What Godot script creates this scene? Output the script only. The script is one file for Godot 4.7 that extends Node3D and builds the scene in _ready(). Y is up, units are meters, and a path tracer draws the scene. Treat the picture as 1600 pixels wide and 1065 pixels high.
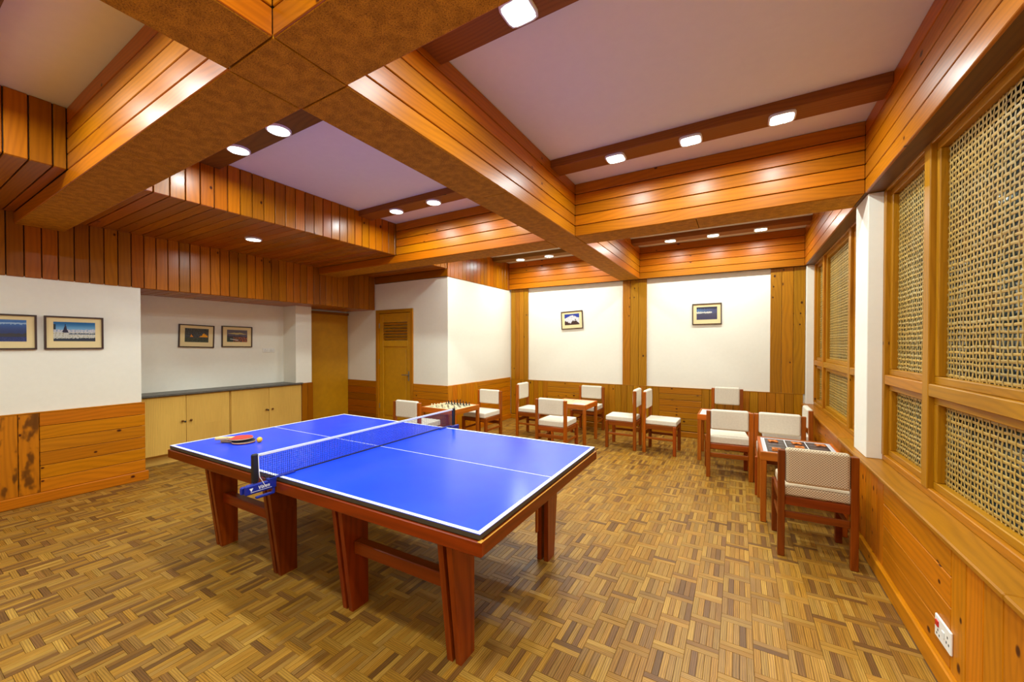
extends Node3D
# Games room: table tennis table, board-game tables and chairs under a coffered timber ceiling.
# x runs along the far wall, -z runs away from the camera, y is up, metres.

const YB := 2.615     # underside of the beams
const YC := 3.15      # ceiling
const YS := 2.72      # underside of the timber bulkhead
const YF := 2.133     # lower edge of the left fascia
const XR := 0.789     # right wall boards
const XL := -5.706    # left wall
const XB := -4.01     # bulkhead and closet corner
const XREC := -6.485  # back of the cupboard recess
const ZB := -4.98     # closet wall
const ZFB := -6.945   # far fascia
const ZFW := -7.04    # far plaster
const Z1A := -0.802
const Z1B := -1.119
const Z2A := -3.866
const Z2B := -4.223
const XA := -1.779
const XBB := -1.448
const ZBACK := 1.945
const ZREC := -1.691  # start of the recess

var rng := RandomNumberGenerator.new()
var M := {}
var taken := {}
var cache := {}

# ---------------------------------------------------------------- mesh builder
class MB:
	var V := PackedVector3Array()
	var N := PackedVector3Array()
	var T := PackedVector2Array()
	var C := PackedColorArray()
	var I := PackedInt32Array()
	var col := Color(1, 1, 1)
	var xf := Transform3D.IDENTITY
	var g := 0            # grain axis
	var uo := Vector2.ZERO
	var us := Vector2(1.0 / 3.2, 1.0 / 0.8)
	func uvof(p: Vector3, n: Vector3) -> Vector2:
		var a := n.abs().max_axis_index()
		var o := 0
		if a == g:
			o = (g + 1) % 3
			var q := (g + 2) % 3
			return Vector2(p[o] * us.x * 0.2, p[q] * us.y) + uo
		o = 3 - g - a
		return Vector2(p[g] * us.x, p[o] * us.y) + uo
	func poly(pts: Array, out: Vector3) -> void:
		# flat convex polygon facing towards out
		var n: Vector3 = (pts[1] - pts[0]).cross(pts[2] - pts[0]).normalized()
		var flip := n.dot(out) < 0.0
		if flip: n = -n
		var b := V.size()
		for p in pts:
			V.append(xf * p); N.append((xf.basis * n).normalized()); T.append(uvof(p, n)); C.append(col)
		for k in range(1, pts.size() - 1):
			if flip: I.append_array([b, b + k, b + k + 1])
			else: I.append_array([b, b + k + 1, b + k])
	func smooth_grid(rows: Array, closed := true) -> void:
		# rows of rings: each row an Array of [point, normal]; outward is given by the normals
		var b := V.size()
		var w: int = rows[0].size()
		for r in rows:
			for q in r:
				V.append(xf * q[0]); N.append((xf.basis * q[1]).normalized()); T.append(uvof(q[0], q[1])); C.append(col)
		for r in rows.size() - 1:
			for k in (w if closed else w - 1):
				var k2: int = (k + 1) % w
				var a0 := b + r * w + k
				var a1 := b + r * w + k2
				var c0 := b + (r + 1) * w + k
				var c1 := b + (r + 1) * w + k2
				var fn := (V[a1] - V[a0]).cross(V[c0] - V[a0]) + (V[c1] - V[c0]).cross(V[c1] - V[a1])
				if fn.dot(N[a0] + N[a1] + N[c0] + N[c1]) > 0.0: I.append_array([a0, c0, a1, a1, c0, c1])
				else: I.append_array([a0, a1, c0, a1, c1, c0])
	func box(c: Vector3, s: Vector3, ch := 0.0) -> void:
		var h := s * 0.5
		ch = minf(ch, minf(h.x, minf(h.y, h.z)) * 0.9)
		var P := func(sg: Vector3, axis: int) -> Vector3:
			var r := Vector3.ZERO
			for k in 3: r[k] = sg[k] * (h[k] - (ch if k != axis else 0.0))
			return c + r
		for a in 3:
			var i := (a + 1) % 3
			var j := (a + 2) % 3
			for sg in [-1.0, 1.0]:
				var q := []
				for pr in [[-1, -1], [1, -1], [1, 1], [-1, 1]]:
					var s3 := Vector3.ZERO
					s3[a] = sg; s3[i] = pr[0]; s3[j] = pr[1]
					q.append(P.call(s3, a))
				var o := Vector3.ZERO
				o[a] = sg
				poly(q, o)
		if ch <= 0.0: return
		for k in 3:
			var i := (k + 1) % 3
			var j := (k + 2) % 3
			for si in [-1.0, 1.0]:
				for sj in [-1.0, 1.0]:
					var m := Vector3.ZERO
					m[i] = si; m[j] = sj
					var lo := m; lo[k] = -1
					var hi := m; hi[k] = 1
					poly([P.call(lo, i), P.call(hi, i), P.call(hi, j), P.call(lo, j)], m)
		for sx in [-1.0, 1.0]:
			for sy in [-1.0, 1.0]:
				for sz in [-1.0, 1.0]:
					var m := Vector3(sx, sy, sz)
					poly([P.call(m, 0), P.call(m, 1), P.call(m, 2)], m)
	func prism(base: Array, top: Array) -> void:
		# two rings of points (same count), bottom and top, joined by flat sides
		var c := Vector3.ZERO
		for p in base: c += p
		for p in top: c += p
		c /= base.size() * 2.0
		poly(base, base[0] * 0.0 + (base[0] - top[0]))
		poly(top, top[0] - base[0])
		for k in base.size():
			var k2 := (k + 1) % base.size()
			var mid: Vector3 = (base[k] + base[k2] + top[k] + top[k2]) * 0.25
			poly([base[k], base[k2], top[k2], top[k]], mid - c)
	func lathe(profile: Array, seg := 12, at := Vector3.ZERO) -> void:
		# profile: [radius, height] from the bottom up, about y
		var rows := []
		for i in profile.size():
			var a: Array = profile[maxi(i - 1, 0)]
			var b: Array = profile[mini(i + 1, profile.size() - 1)]
			var t := Vector2(b[0] - a[0], b[1] - a[1])
			var ring := []
			for k in seg:
				var an := TAU * k / seg
				var d := Vector3(cos(an), 0, sin(an))
				var n := d * t.y - Vector3.UP * t.x
				if n.length() < 1e-6: n = d
				ring.append([at + d * float(profile[i][0]) + Vector3.UP * float(profile[i][1]), n.normalized()])
			rows.append(ring)
		smooth_grid(rows)
	func tube(pts: Array, r: float, seg := 6) -> void:
		var rows := []
		for i in pts.size():
			var d: Vector3 = (pts[mini(i + 1, pts.size() - 1)] - pts[maxi(i - 1, 0)]).normalized()
			var u := d.cross(Vector3.UP if absf(d.y) < 0.9 else Vector3.RIGHT).normalized()
			var w := d.cross(u)
			var ring := []
			for k in seg:
				var an := TAU * k / seg
				var n := u * cos(an) + w * sin(an)
				ring.append([pts[i] + n * r, n])
			rows.append(ring)
		smooth_grid(rows)
		for e in [0, rows.size() - 1]:
			var q := []
			for s in rows[e]: q.append(s[0])
			var od: Vector3 = (pts[0] - pts[1]) if e == 0 else (pts[-1] - pts[-2])
			poly(q, od)
	func mesh() -> ArrayMesh:
		var a := []
		a.resize(Mesh.ARRAY_MAX)
		a[Mesh.ARRAY_VERTEX] = V; a[Mesh.ARRAY_NORMAL] = N; a[Mesh.ARRAY_TEX_UV] = T; a[Mesh.ARRAY_COLOR] = C; a[Mesh.ARRAY_INDEX] = I
		var m := ArrayMesh.new()
		m.add_surface_from_arrays(Mesh.PRIMITIVE_TRIANGLES, a)
		return m

# ---------------------------------------------------------------- nodes
func numbered(called: String) -> String:
	if not taken.has(called):
		taken[called] = 0
		return called
	taken[called] += 1
	return "%s_%03d" % [called, taken[called]]

func tag(o, label: String, category: String, group := ""):
	o.set_meta("label", label); o.set_meta("category", category)
	if group != "": o.set_meta("group", group)
	return o

func thing(called: String, label: String, category: String, at := Vector3.ZERO, turn := 0.0, group := "") -> Node3D:
	var o := Node3D.new()
	o.name = numbered(called)
	add_child(o)
	o.position = at; o.rotation.y = turn
	tag(o, label, category, group)
	return o

func setting(called: String) -> Node3D:
	var o := Node3D.new()
	o.name = called
	add_child(o)
	o.set_meta("kind", "structure")
	return o

func put(mesh: Mesh, called: String, m: Material, parent: Node = self, at := Vector3.ZERO) -> MeshInstance3D:
	var o := MeshInstance3D.new()
	o.name = called if parent != self else numbered(called)
	o.mesh = mesh
	o.material_override = m
	o.position = at
	parent.add_child(o, true)
	return o

func boxpart(called: String, m: Material, parent: Node, c: Vector3, s: Vector3, ch := 0.002) -> MeshInstance3D:
	var b := MB.new()
	b.g = s.abs().max_axis_index()
	b.uo = Vector2(rng.randf(), rng.randf())
	b.box(Vector3.ZERO, s, ch)
	return put(b.mesh(), called, m, parent, c)

# span box from lower to upper corner
func span(called: String, m: Material, parent: Node, lo: Vector3, hi: Vector3, ch := 0.0) -> MeshInstance3D:
	return boxpart(called, m, parent, (lo + hi) * 0.5, (hi - lo).abs(), ch)

func plank(parent: Node, fam: String, lo: Vector3, hi: Vector3, ch := 0.003, called := "plank") -> MeshInstance3D:
	var s := (hi - lo).abs()
	var var_n := rng.randi() % 12
	var key := "%s_%d" % [str((s * 1000.0).round()), var_n]
	if not cache.has(key):
		var b := MB.new()
		b.g = s.max_axis_index()
		var room := maxf(0.0, 1.0 - s[b.g] / 3.2)
		b.uo = Vector2(0.5 + rng.randf_range(-0.5, 0.5) * room, rng.randf())
		b.box(Vector3.ZERO, s, ch)
		cache[key] = b.mesh()
	var tones: Array = M[fam]
	return put(cache[key], called, tones[rng.randi() % tones.size()], parent, (lo + hi) * 0.5)

# a run of boards laid side by side along axis ax between a and b (other two axes fixed by lo/hi)
func boards(parent: Node, fam: String, lo: Vector3, hi: Vector3, ax: int, pitch: float, gap := 0.005, origin := INF) -> void:
	var a := minf(lo[ax], hi[ax])
	var b := maxf(lo[ax], hi[ax])
	var start := a
	if origin != INF: start = a - fposmod(a - origin, pitch)
	var n := int(round((b - a) / pitch))
	if origin == INF: pitch = (b - a) / maxi(n, 1)
	var p := start
	while p < b - 0.004:
		var l := lo
		var h := hi
		l[ax] = maxf(p, a) + gap * 0.5
		h[ax] = minf(p + pitch, b) - gap * 0.5
		if h[ax] - l[ax] > 0.012:
			plank(parent, fam, l, h)
		p += pitch

# ---------------------------------------------------------------- materials
func mat(c: Color, rough := 0.6, tex: Texture2D = null, spec := 0.5) -> StandardMaterial3D:
	var m := StandardMaterial3D.new()
	m.albedo_color = c
	m.roughness = rough
	m.metallic_specular = spec
	if tex: m.albedo_texture = tex
	return m

func wood_tex(sd: int, fibre: float, ring: float, knots: int, contrast: float, wave := 1.0, w := 1024, h := 256) -> ImageTexture:
	var n1 := FastNoiseLite.new(); n1.seed = sd; n1.frequency = 1.0; n1.fractal_octaves = 3
	var n2 := FastNoiseLite.new(); n2.seed = sd + 7; n2.frequency = 1.0; n2.fractal_octaves = 2
	var r := RandomNumberGenerator.new(); r.seed = sd * 31 + 5
	var ks := []
	for k in knots: ks.append([r.randf() * 3.2, r.randf() * 0.8, r.randf_range(0.006, 0.013)])
	var d := PackedByteArray()
	d.resize(w * h * 3)
	for y in h:
		var v := 0.8 * y / h
		for x in w:
			var u := 3.2 * x / w
			var bend := n2.get_noise_2d(u * 0.55, v * 2.2) * 0.09 * wave
			var pull := 0.0
			var dark := 0.0
			for k in ks:
				var dx: float = (u - k[0]) * 0.42
				var dy: float = v - k[1]
				var q := dx * dx + dy * dy
				if q < 0.004:
					var kr: float = k[2]
					pull += signf(dy) * 0.02 * exp(-q / 0.0006)
					var qq := sqrt((u - k[0]) * (u - k[0]) * 0.5 + dy * dy)
					dark = maxf(dark, 1.0 - smoothstep(kr * 0.6, kr * 1.5, qq))
			var rr := (v + bend + pull) * ring
			var g := 0.5 + 0.5 * sin(TAU * rr)
			g = g * g
			var fib := n1.get_noise_2d(u * 3.0, v * fibre) * 0.5 + 0.5
			var big := n2.get_noise_2d(u * 0.7 + 9.0, v * 3.0 + 4.0) * 0.5 + 0.5
			var l := 1.0 - contrast * (0.42 * g + 0.45 * (1.0 - fib) + 0.3 * (1.0 - big))
			var o := (y * w + x) * 3
			var lr := l
			var lg := pow(l, 1.15)
			var lb := pow(l, 1.3)
			d[o] = int(clampf(lr * lerpf(1.0, 0.38, dark), 0, 1) * 255)
			d[o + 1] = int(clampf(lg * lerpf(1.0, 0.26, dark), 0, 1) * 255)
			d[o + 2] = int(clampf(lb * lerpf(1.0, 0.22, dark), 0, 1) * 255)
	var im := Image.create_from_data(w, h, false, Image.FORMAT_RGB8, d)
	im.generate_mipmaps()
	return ImageTexture.create_from_image(im)

func stain_tex(src: ImageTexture) -> ImageTexture:
	# dark water stains with ragged edges over the pine grain
	var im: Image = src.get_image().duplicate()
	im.clear_mipmaps()
	var n := FastNoiseLite.new(); n.seed = 83; n.frequency = 0.012; n.fractal_octaves = 4
	for y in im.get_height():
		for x in im.get_width():
			var k := 0.62 * smoothstep(0.12, 0.42, n.get_noise_2d(x * 0.7, y * 1.5))
			if k > 0.0:
				var c := im.get_pixel(x, y)
				im.set_pixel(x, y, c.lerp(Color(c.r * 0.34, c.g * 0.32, c.b * 0.4), k))
	im.generate_mipmaps()
	return ImageTexture.create_from_image(im)

func speck_tex(sd: int, size: int, fine: float, coarse: float, amount: float, specks: float) -> ImageTexture:
	var n1 := FastNoiseLite.new(); n1.seed = sd; n1.frequency = fine; n1.fractal_octaves = 3
	var n2 := FastNoiseLite.new(); n2.seed = sd + 3; n2.frequency = coarse; n2.fractal_octaves = 3
	var r := RandomNumberGenerator.new(); r.seed = sd
	var d := PackedByteArray()
	d.resize(size * size * 3)
	for y in size:
		for x in size:
			var a := n1.get_noise_2d(x, y)
			var b := n2.get_noise_2d(x, y)
			var l := 1.0 - amount * (0.5 - 0.7 * a - 0.5 * b)
			if specks > 0.0 and a < -0.42: l *= specks
			var o := (y * size + x) * 3
			d[o] = int(clampf(l, 0, 1) * 255)
			d[o + 1] = int(clampf(pow(maxf(l, 0.0), 1.1), 0, 1) * 255)
			d[o + 2] = int(clampf(pow(maxf(l, 0.0), 1.25), 0, 1) * 255)
	var im := Image.create_from_data(size, size, false, Image.FORMAT_RGB8, d)
	im.generate_mipmaps()
	return ImageTexture.create_from_image(im)

func tones(c: Color, rough: float, tex: Texture2D, n: int, spread: float, hue := 0.012) -> Array:
	var out := []
	for k in n:
		var f := 1.0 + spread * (2.0 * k / maxf(n - 1, 1) - 1.0)
		var q := Color.from_hsv(fposmod(c.h + hue * sin(k * 2.4), 1.0), c.s, clampf(c.v * f, 0, 1))
		out.append(mat(q, rough + 0.03 * sin(k * 1.7), tex, 0.36))
	return out

func make_materials() -> void:
	var pine := wood_tex(11, 60.0, 26.0, 15, 0.17)
	var fine := wood_tex(23, 90.0, 34.0, 3, 0.17)
	var red := wood_tex(37, 120.0, 18.0, 0, 0.24)
	M.beam = tones(Color8(194, 108, 2), 0.34, fine, 5, 0.05, 0.006)
	M.fascia = tones(Color8(176, 98, 2), 0.29, fine, 5, 0.08, 0.006)
	M.pine = tones(Color8(206, 120, 0), 0.42, pine, 5, 0.04, 0.005)
	M.post = tones(Color8(186, 120, 6), 0.42, pine, 5, 0.05, 0.006)
	M.sill = tones(Color8(178, 112, 14), 0.36, pine, 3, 0.04, 0.004)
	M.frame = tones(Color8(192, 126, 4), 0.42, fine, 4, 0.04, 0.005)
	M.chair = tones(Color8(170, 80, 12), 0.35, red, 4, 0.1, 0.006)
	M.chair_dark = tones(Color8(138, 60, 8), 0.33, red, 4, 0.08, 0.006)
	M.mahogany = tones(Color8(142, 56, 6), 0.3, red, 4, 0.1, 0.006)
	M.table_wood = tones(Color8(200, 104, 20), 0.35, red, 3, 0.06, 0.006)
	M.cabinet = tones(Color8(242, 192, 94), 0.42, wood_tex(51, 200.0, 60.0, 0, 0.2, 0.12), 3, 0.02, 0.002)
	M.rail_wood = tones(Color8(134, 86, 26), 0.45, fine, 3, 0.08)
	M.stained = [mat(Color8(206, 120, 0), 0.45, stain_tex(pine), 0.36)]
	M.groove = mat(Color8(58, 30, 10), 0.8)
	var cork := speck_tex(5, 512, 0.13, 0.012, 0.26, 0.74)
	M.cork = mat(Color8(208, 138, 26), 0.8, cork, 0.22)
	M.cork.uv1_triplanar = true; M.cork.uv1_world_triplanar = true; M.cork.uv1_scale = Vector3.ONE * 2.2
	var plaster := speck_tex(9, 512, 0.05, 0.006, 0.01, 0.0)
	M.plaster = mat(Color8(242, 234, 216), 0.75, plaster)
	M.plaster.uv1_triplanar = true; M.plaster.uv1_world_triplanar = true; M.plaster.uv1_scale = Vector3.ONE * 0.6
	M.ceiling = mat(Color8(232, 224, 204), 0.85, plaster)
	M.ceiling.uv1_triplanar = true; M.ceiling.uv1_world_triplanar = true; M.ceiling.uv1_scale = Vector3.ONE * 0.4
	M.olive = mat(Color8(200, 138, 0), 0.45, speck_tex(15, 256, 0.03, 0.01, 0.05, 0.0))
	M.olive.uv1_triplanar = true; M.olive.uv1_world_triplanar = true
	var cl := speck_tex(21, 256, 0.25, 0.03, 0.06, 0.0)
	M.cloth = mat(Color8(226, 212, 190), 0.9, cl)
	M.cloth.uv1_triplanar = true; M.cloth.uv1_scale = Vector3.ONE * 5.0
	M.weave = mat(Color8(255, 255, 255), 0.9, weave_tex())
	M.weave.uv1_triplanar = true; M.weave.uv1_scale = Vector3.ONE * 7.5
	M.blue = mat(Color8(24, 72, 240), 0.24, speck_tex(33, 256, 0.02, 0.008, 0.05, 0.0))
	M.blue.uv1_triplanar = true; M.blue.uv1_scale = Vector3.ONE * 0.8
	M.line = mat(Color8(232, 232, 236), 0.4)
	M.edge = mat(Color8(64, 54, 38), 0.6)
	M.steel = mat(Color8(150, 148, 142), 0.35); M.steel.metallic = 0.9
	M.brass = mat(Color8(120, 78, 34), 0.35); M.brass.metallic = 0.8
	M.black = mat(Color8(26, 24, 24), 0.4)
	M.dark = mat(Color8(44, 38, 30), 0.6)
	M.white_plastic = mat(Color8(236, 232, 222), 0.35)
	M.stone = mat(Color8(104, 98, 90), 0.4, cork)
	M.stone.uv1_triplanar = true; M.stone.uv1_world_triplanar = true; M.stone.uv1_scale = Vector3.ONE * 2.0
	M.cane = mat(Color(1, 1, 1), 0.5, fine)
	M.cane.vertex_color_use_as_albedo = true
	M.parquet = mat(Color(1, 1, 1), 0.4, wood_tex(71, 110.0, 44.0, 0, 0.42, 0.2), 0.35)
	M.parquet.vertex_color_use_as_albedo = true
	M.glass = mat(Color(0.5, 0.62, 0.62, 0.16), 0.05)
	M.glass.transparency = BaseMaterial3D.TRANSPARENCY_ALPHA
	M.frame_dark = mat(Color8(62, 34, 16), 0.4)
	M.mount = mat(Color8(232, 206, 150), 0.8)
	M.clamp = mat(Color8(20, 38, 140), 0.3)
	M.lamp = mat(Color(1, 1, 1), 0.4)
	M.lamp.emission_enabled = true; M.lamp.emission = Color(1.0, 0.97, 0.92); M.lamp.emission_energy_multiplier = 6.0
	M.red_rubber = mat(Color8(206, 56, 40), 0.45)
	M.black_rubber = mat(Color8(46, 40, 42), 0.5)
	M.bat_wood = mat(Color8(226, 186, 118), 0.5)
	M.subfloor = mat(Color8(112, 74, 30), 0.8)
	M.worn = mat(Color8(206, 142, 44), 0.5)
	M.trim_white = mat(Color8(225, 222, 215), 0.4)

func weave_tex() -> ImageTexture:
	var im := Image.create(128, 128, false, Image.FORMAT_RGB8)
	for y in 128:
		for x in 128:
			var a := fposmod(x / 8.0, 2.0)
			var b := fposmod(y / 8.0 + (1.0 if a >= 1.0 else 0.0), 2.0)
			var c := Color8(224, 200, 164)
			var fx := absf(fposmod(x / 8.0, 1.0) - 0.5)
			var fy := absf(fposmod(y / 8.0, 1.0) - 0.5)
			if b < 0.9 and fx + fy < 0.52: c = Color8(116, 88, 62)
			im.set_pixel(x, y, c)
	im.generate_mipmaps()
	return ImageTexture.create_from_image(im)

# ---------------------------------------------------------------- build
func _ready() -> void:
	rng.seed = 4711
	var cam := Camera3D.new()
	cam.name = "camera"
	add_child(cam)
	cam.position = Vector3(0, 1.507, 0)
	cam.rotation = Vector3(-0.011, 0.541, 0)
	var f := 615.351
	cam.projection = Camera3D.PROJECTION_FRUSTUM
	cam.keep_aspect = Camera3D.KEEP_HEIGHT
	cam.near = 0.05
	cam.far = 60.0
	cam.size = 0.05 * 1065.0 / f
	cam.frustum_offset = Vector2((800.0 - 784.645) / f * 0.05, (544.662 - 532.5) / f * 0.05)
	cam.current = true
	var we := WorldEnvironment.new()
	we.name = "environment"
	var env := Environment.new()
	env.background_mode = Environment.BG_COLOR
	env.background_color = Color(0.02, 0.03, 0.035)
	env.ambient_light_source = Environment.AMBIENT_SOURCE_DISABLED
	env.tonemap_mode = Environment.TONE_MAPPER_LINEAR
	env.tonemap_exposure = 1.44
	env.sdfgi_enabled = true; env.ssao_enabled = true; env.ssil_enabled = true
	we.environment = env
	add_child(we)
	make_materials()
	build_floor()
	build_ceiling()
	build_left()
	build_closet()
	build_far()
	build_right()
	build_back()
	build_lights()
	build_cabinets()
	build_pictures()
	build_pingpong()
	build_games()
	build_small()

# ---------------------------------------------------------------- floor
func build_floor() -> void:
	var fl := setting("floor")
	span("subfloor", M.subfloor, fl, Vector3(-6.8, -0.2, -7.3), Vector3(1.2, -0.004, 2.2))
	var cw := 0.145
	var period := 0.232
	var blk := 0.167
	var list := []
	var x0 := -6.6
	var ci := 0
	var r := RandomNumberGenerator.new(); r.seed = 99
	while x0 < 0.85:
		var off := fposmod(-2.606 - 0.085 * (x0 + 0.082) / cw, period)
		var z0 := -7.1 + off - period
		while z0 < 1.95:
			# two strips across, then a block of five strips along z
			for k in 2:
				list.append([x0 + cw * 0.5, z0 + 0.0325 * (k + 0.5), 0])
			for k in 5:
				list.append([x0 + cw * (k + 0.5) / 5.0, z0 + 0.065 + blk * 0.5, 1])
			z0 += period
		x0 += cw
		ci += 1
	# the strips that show largest are single planks
	var cy := cos(0.541)
	var sy := sin(0.541)
	var scored := []
	var keep := []
	for s in list:
		if s[0] > 0.775 or s[1] > 1.9: continue
		if s[0] < XL and s[1] > ZREC: continue
		if s[0] < XB and s[1] < ZB: continue
		keep.append(s)
		var dx: float = s[0]
		var dz: float = s[1]
		var xc := cy * dx - sy * dz
		var dep := -(sy * dx + cy * dz)
		if dep > 0.3:
			var px := 784.6 + 615.35 * xc / dep
			var py := 544.7 + 615.35 * 1.507 / dep - 7.0
			if px > 5 and px < 1590 and py < 1060:
				scored.append([dep, keep.size() - 1])
	scored.sort_custom(func(a, b): return a[0] < b[0])
	var single := {}
	for k in mini(300, scored.size()): single[scored[k][1]] = true
	var pal := [Color(0.57, 0.275, 0.033), Color(0.62, 0.315, 0.044), Color(0.52, 0.24, 0.028), Color(0.58, 0.29, 0.043), Color(0.66, 0.355, 0.06), Color(0.39, 0.175, 0.03), Color(0.29, 0.128, 0.03), Color(0.52, 0.27, 0.052), Color(0.58, 0.275, 0.033), Color(0.45, 0.225, 0.046)]
	var variants := [[], []]
	for o in 2:
		for k in 30:
			var b := MB.new()
			strip(b, o, pal[k % 10], r, Vector3.ZERO)
			variants[o].append(b.mesh())
	var rest := MB.new()
	for i in keep.size():
		var s: Array = keep[i]
		if single.has(i):
			put(variants[s[2]][r.randi() % 30], "parquet_strip", M.parquet, fl, Vector3(s[0], r.randf_range(-0.0006, 0.0), s[1]))
		else:
			strip(rest, s[2], pal[r.randi() % 10], r, Vector3(s[0], r.randf_range(-0.0006, 0.0), s[1]))
	var o2 := put(rest.mesh(), "parquet", M.parquet, fl)
	o2.set_meta("kind", "stuff")

func strip(b: MB, orient: int, c: Color, r: RandomNumberGenerator, at: Vector3) -> void:
	var hx := 0.0725
	var hz := 0.01625
	if orient == 1:
		hx = 0.0145; hz = 0.0835
	hx -= 0.0003; hz -= 0.0003
	b.col = c * r.randf_range(0.84, 1.1)
	b.g = 0 if orient == 0 else 2
	b.uo = Vector2(r.randf(), r.randf())
	b.us = Vector2(1.0 / 1.2, 1.0 / 0.35)
	var tl := Vector2(r.randf_range(-0.0004, 0.0004), r.randf_range(-0.0004, 0.0004))
	var ch := 0.0009
	var t := []
	var e := []
	for q in [[-1, -1], [1, -1], [1, 1], [-1, 1]]:
		t.append(at + Vector3(q[0] * (hx - ch), q[0] * tl.x + q[1] * tl.y, q[1] * (hz - ch)))
		e.append(at + Vector3(q[0] * hx, -0.0025, q[1] * hz))
	b.poly(t, Vector3.UP)
	for k in 4:
		var k2 := (k + 1) % 4
		var mid: Vector3 = (e[k] + e[k2]) * 0.5 - at
		b.poly([t[k], t[k2], e[k2], e[k]], mid.normalized() + Vector3.UP)

# ---------------------------------------------------------------- ceiling
func build_ceiling() -> void:
	var ce := setting("ceiling")
	span("slab", M.ceiling, ce, Vector3(-6.8, YC, -7.3), Vector3(1.2, YC + 0.2, 2.2))
	# beams: dark core, boarded sides, pressed-board undersides
	var bt := 0.018
	var cross := [[Z1B, Z1A], [Z2B, Z2A]]
	var main := span("beam", M.groove, ce, Vector3(XA + bt, YB + 0.02, ZFB), Vector3(XBB - bt, YC, ZBACK + 0.05))
	var mo := main.position
	var bays := [[Z1A, ZBACK], [Z2A, Z1B], [ZFB, Z2B]]
	for bz in bays:
		for rrow in 5:
			var y0: float = YB + 0.107 * rrow
			plank(main, "beam", Vector3(XBB - bt, y0 + 0.0035, bz[0]) - mo, Vector3(XBB, y0 + 0.1035, bz[1]) - mo)
			plank(main, "beam", Vector3(XA, y0 + 0.0035, bz[0]) - mo, Vector3(XA + bt, y0 + 0.1035, bz[1]) - mo)
		# underside
		var n := 2
		for k in n:
			var a: float = lerpf(bz[0], bz[1], float(k) / n)
			var b2: float = lerpf(bz[0], bz[1], float(k + 1) / n)
			span("soffit_panel", M.cork, main, Vector3(XA + 0.006, YB, a + 0.003) - mo, Vector3(XBB - 0.006, YB + 0.02, b2 - 0.003) - mo, 0.002)
	for cz in cross:
		span("soffit_panel", M.cork, main, Vector3(XA + 0.005, YB, cz[0] + 0.005) - mo, Vector3(XBB - 0.005, YB + 0.02, cz[1] - 0.005) - mo, 0.002)
		var cb := span("beam", M.groove, ce, Vector3(XL, YB + 0.02, cz[0] + bt), Vector3(XR, YC, cz[1] - bt))
		var co := cb.position
		for sgn in [0, 1]:
			var zl: float = cz[0] if sgn == 0 else cz[1] - bt
			var zh: float = zl + bt
			for rrow in 5:
				var y0: float = YB + 0.107 * rrow
				var xl := XL if rrow == 0 else XB
				plank(cb, "beam", Vector3(xl, y0 + 0.0035, zl) - co, Vector3(XA, y0 + 0.1035, zh) - co)
				plank(cb, "beam", Vector3(XBB, y0 + 0.0035, zl) - co, Vector3(XR, y0 + 0.1035, zh) - co)
		for seg in [[XL, -4.4], [-4.4, -3.05], [-3.05, XA], [XBB, -0.33], [-0.33, XR]]:
			span("soffit_panel", M.cork, cb, Vector3(seg[0] + 0.003, YB, cz[0] + 0.006) - co, Vector3(seg[1] - 0.003, YB + 0.02, cz[1] - 0.006) - co, 0.002)
	# bulkhead along the left side
	var bk := span("bulkhead", M.groove, ce, Vector3(XL - 0.02, YS + 0.018, -4.96), Vector3(XB - bt, YC, ZBACK + 0.05))
	var bo := bk.position
	for bz in [[Z1A, ZBACK], [Z2A, Z1B], [-4.96, Z2B]]:
		boards(bk, "fascia", Vector3(XB - bt, YS + 0.003, bz[0]) - bo, Vector3(XB, YC - 0.002, bz[1]) - bo, 2, 0.107, 0.0075, -1.378 - bo.z)
		boards(bk, "fascia", Vector3(XL, YS, bz[0]) - bo, Vector3(XB - 0.004, YS + 0.018, bz[1]) - bo, 2, 0.107, 0.0075, -1.378 - bo.z)
	# light rails
	for bz in [[Z1A, ZBACK], [Z2A, Z1B], [ZFB, Z2B]]:
		for bx in [[XB, XA], [XBB, XR]]:
			for zr in [bz[0] + 0.516, bz[1] - 0.524]:
				plank(ce, "rail_wood", Vector3(bx[0], 3.08, zr - 0.1), Vector3(bx[1], YC, zr + 0.1), 0.003, "light_rail")

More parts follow.
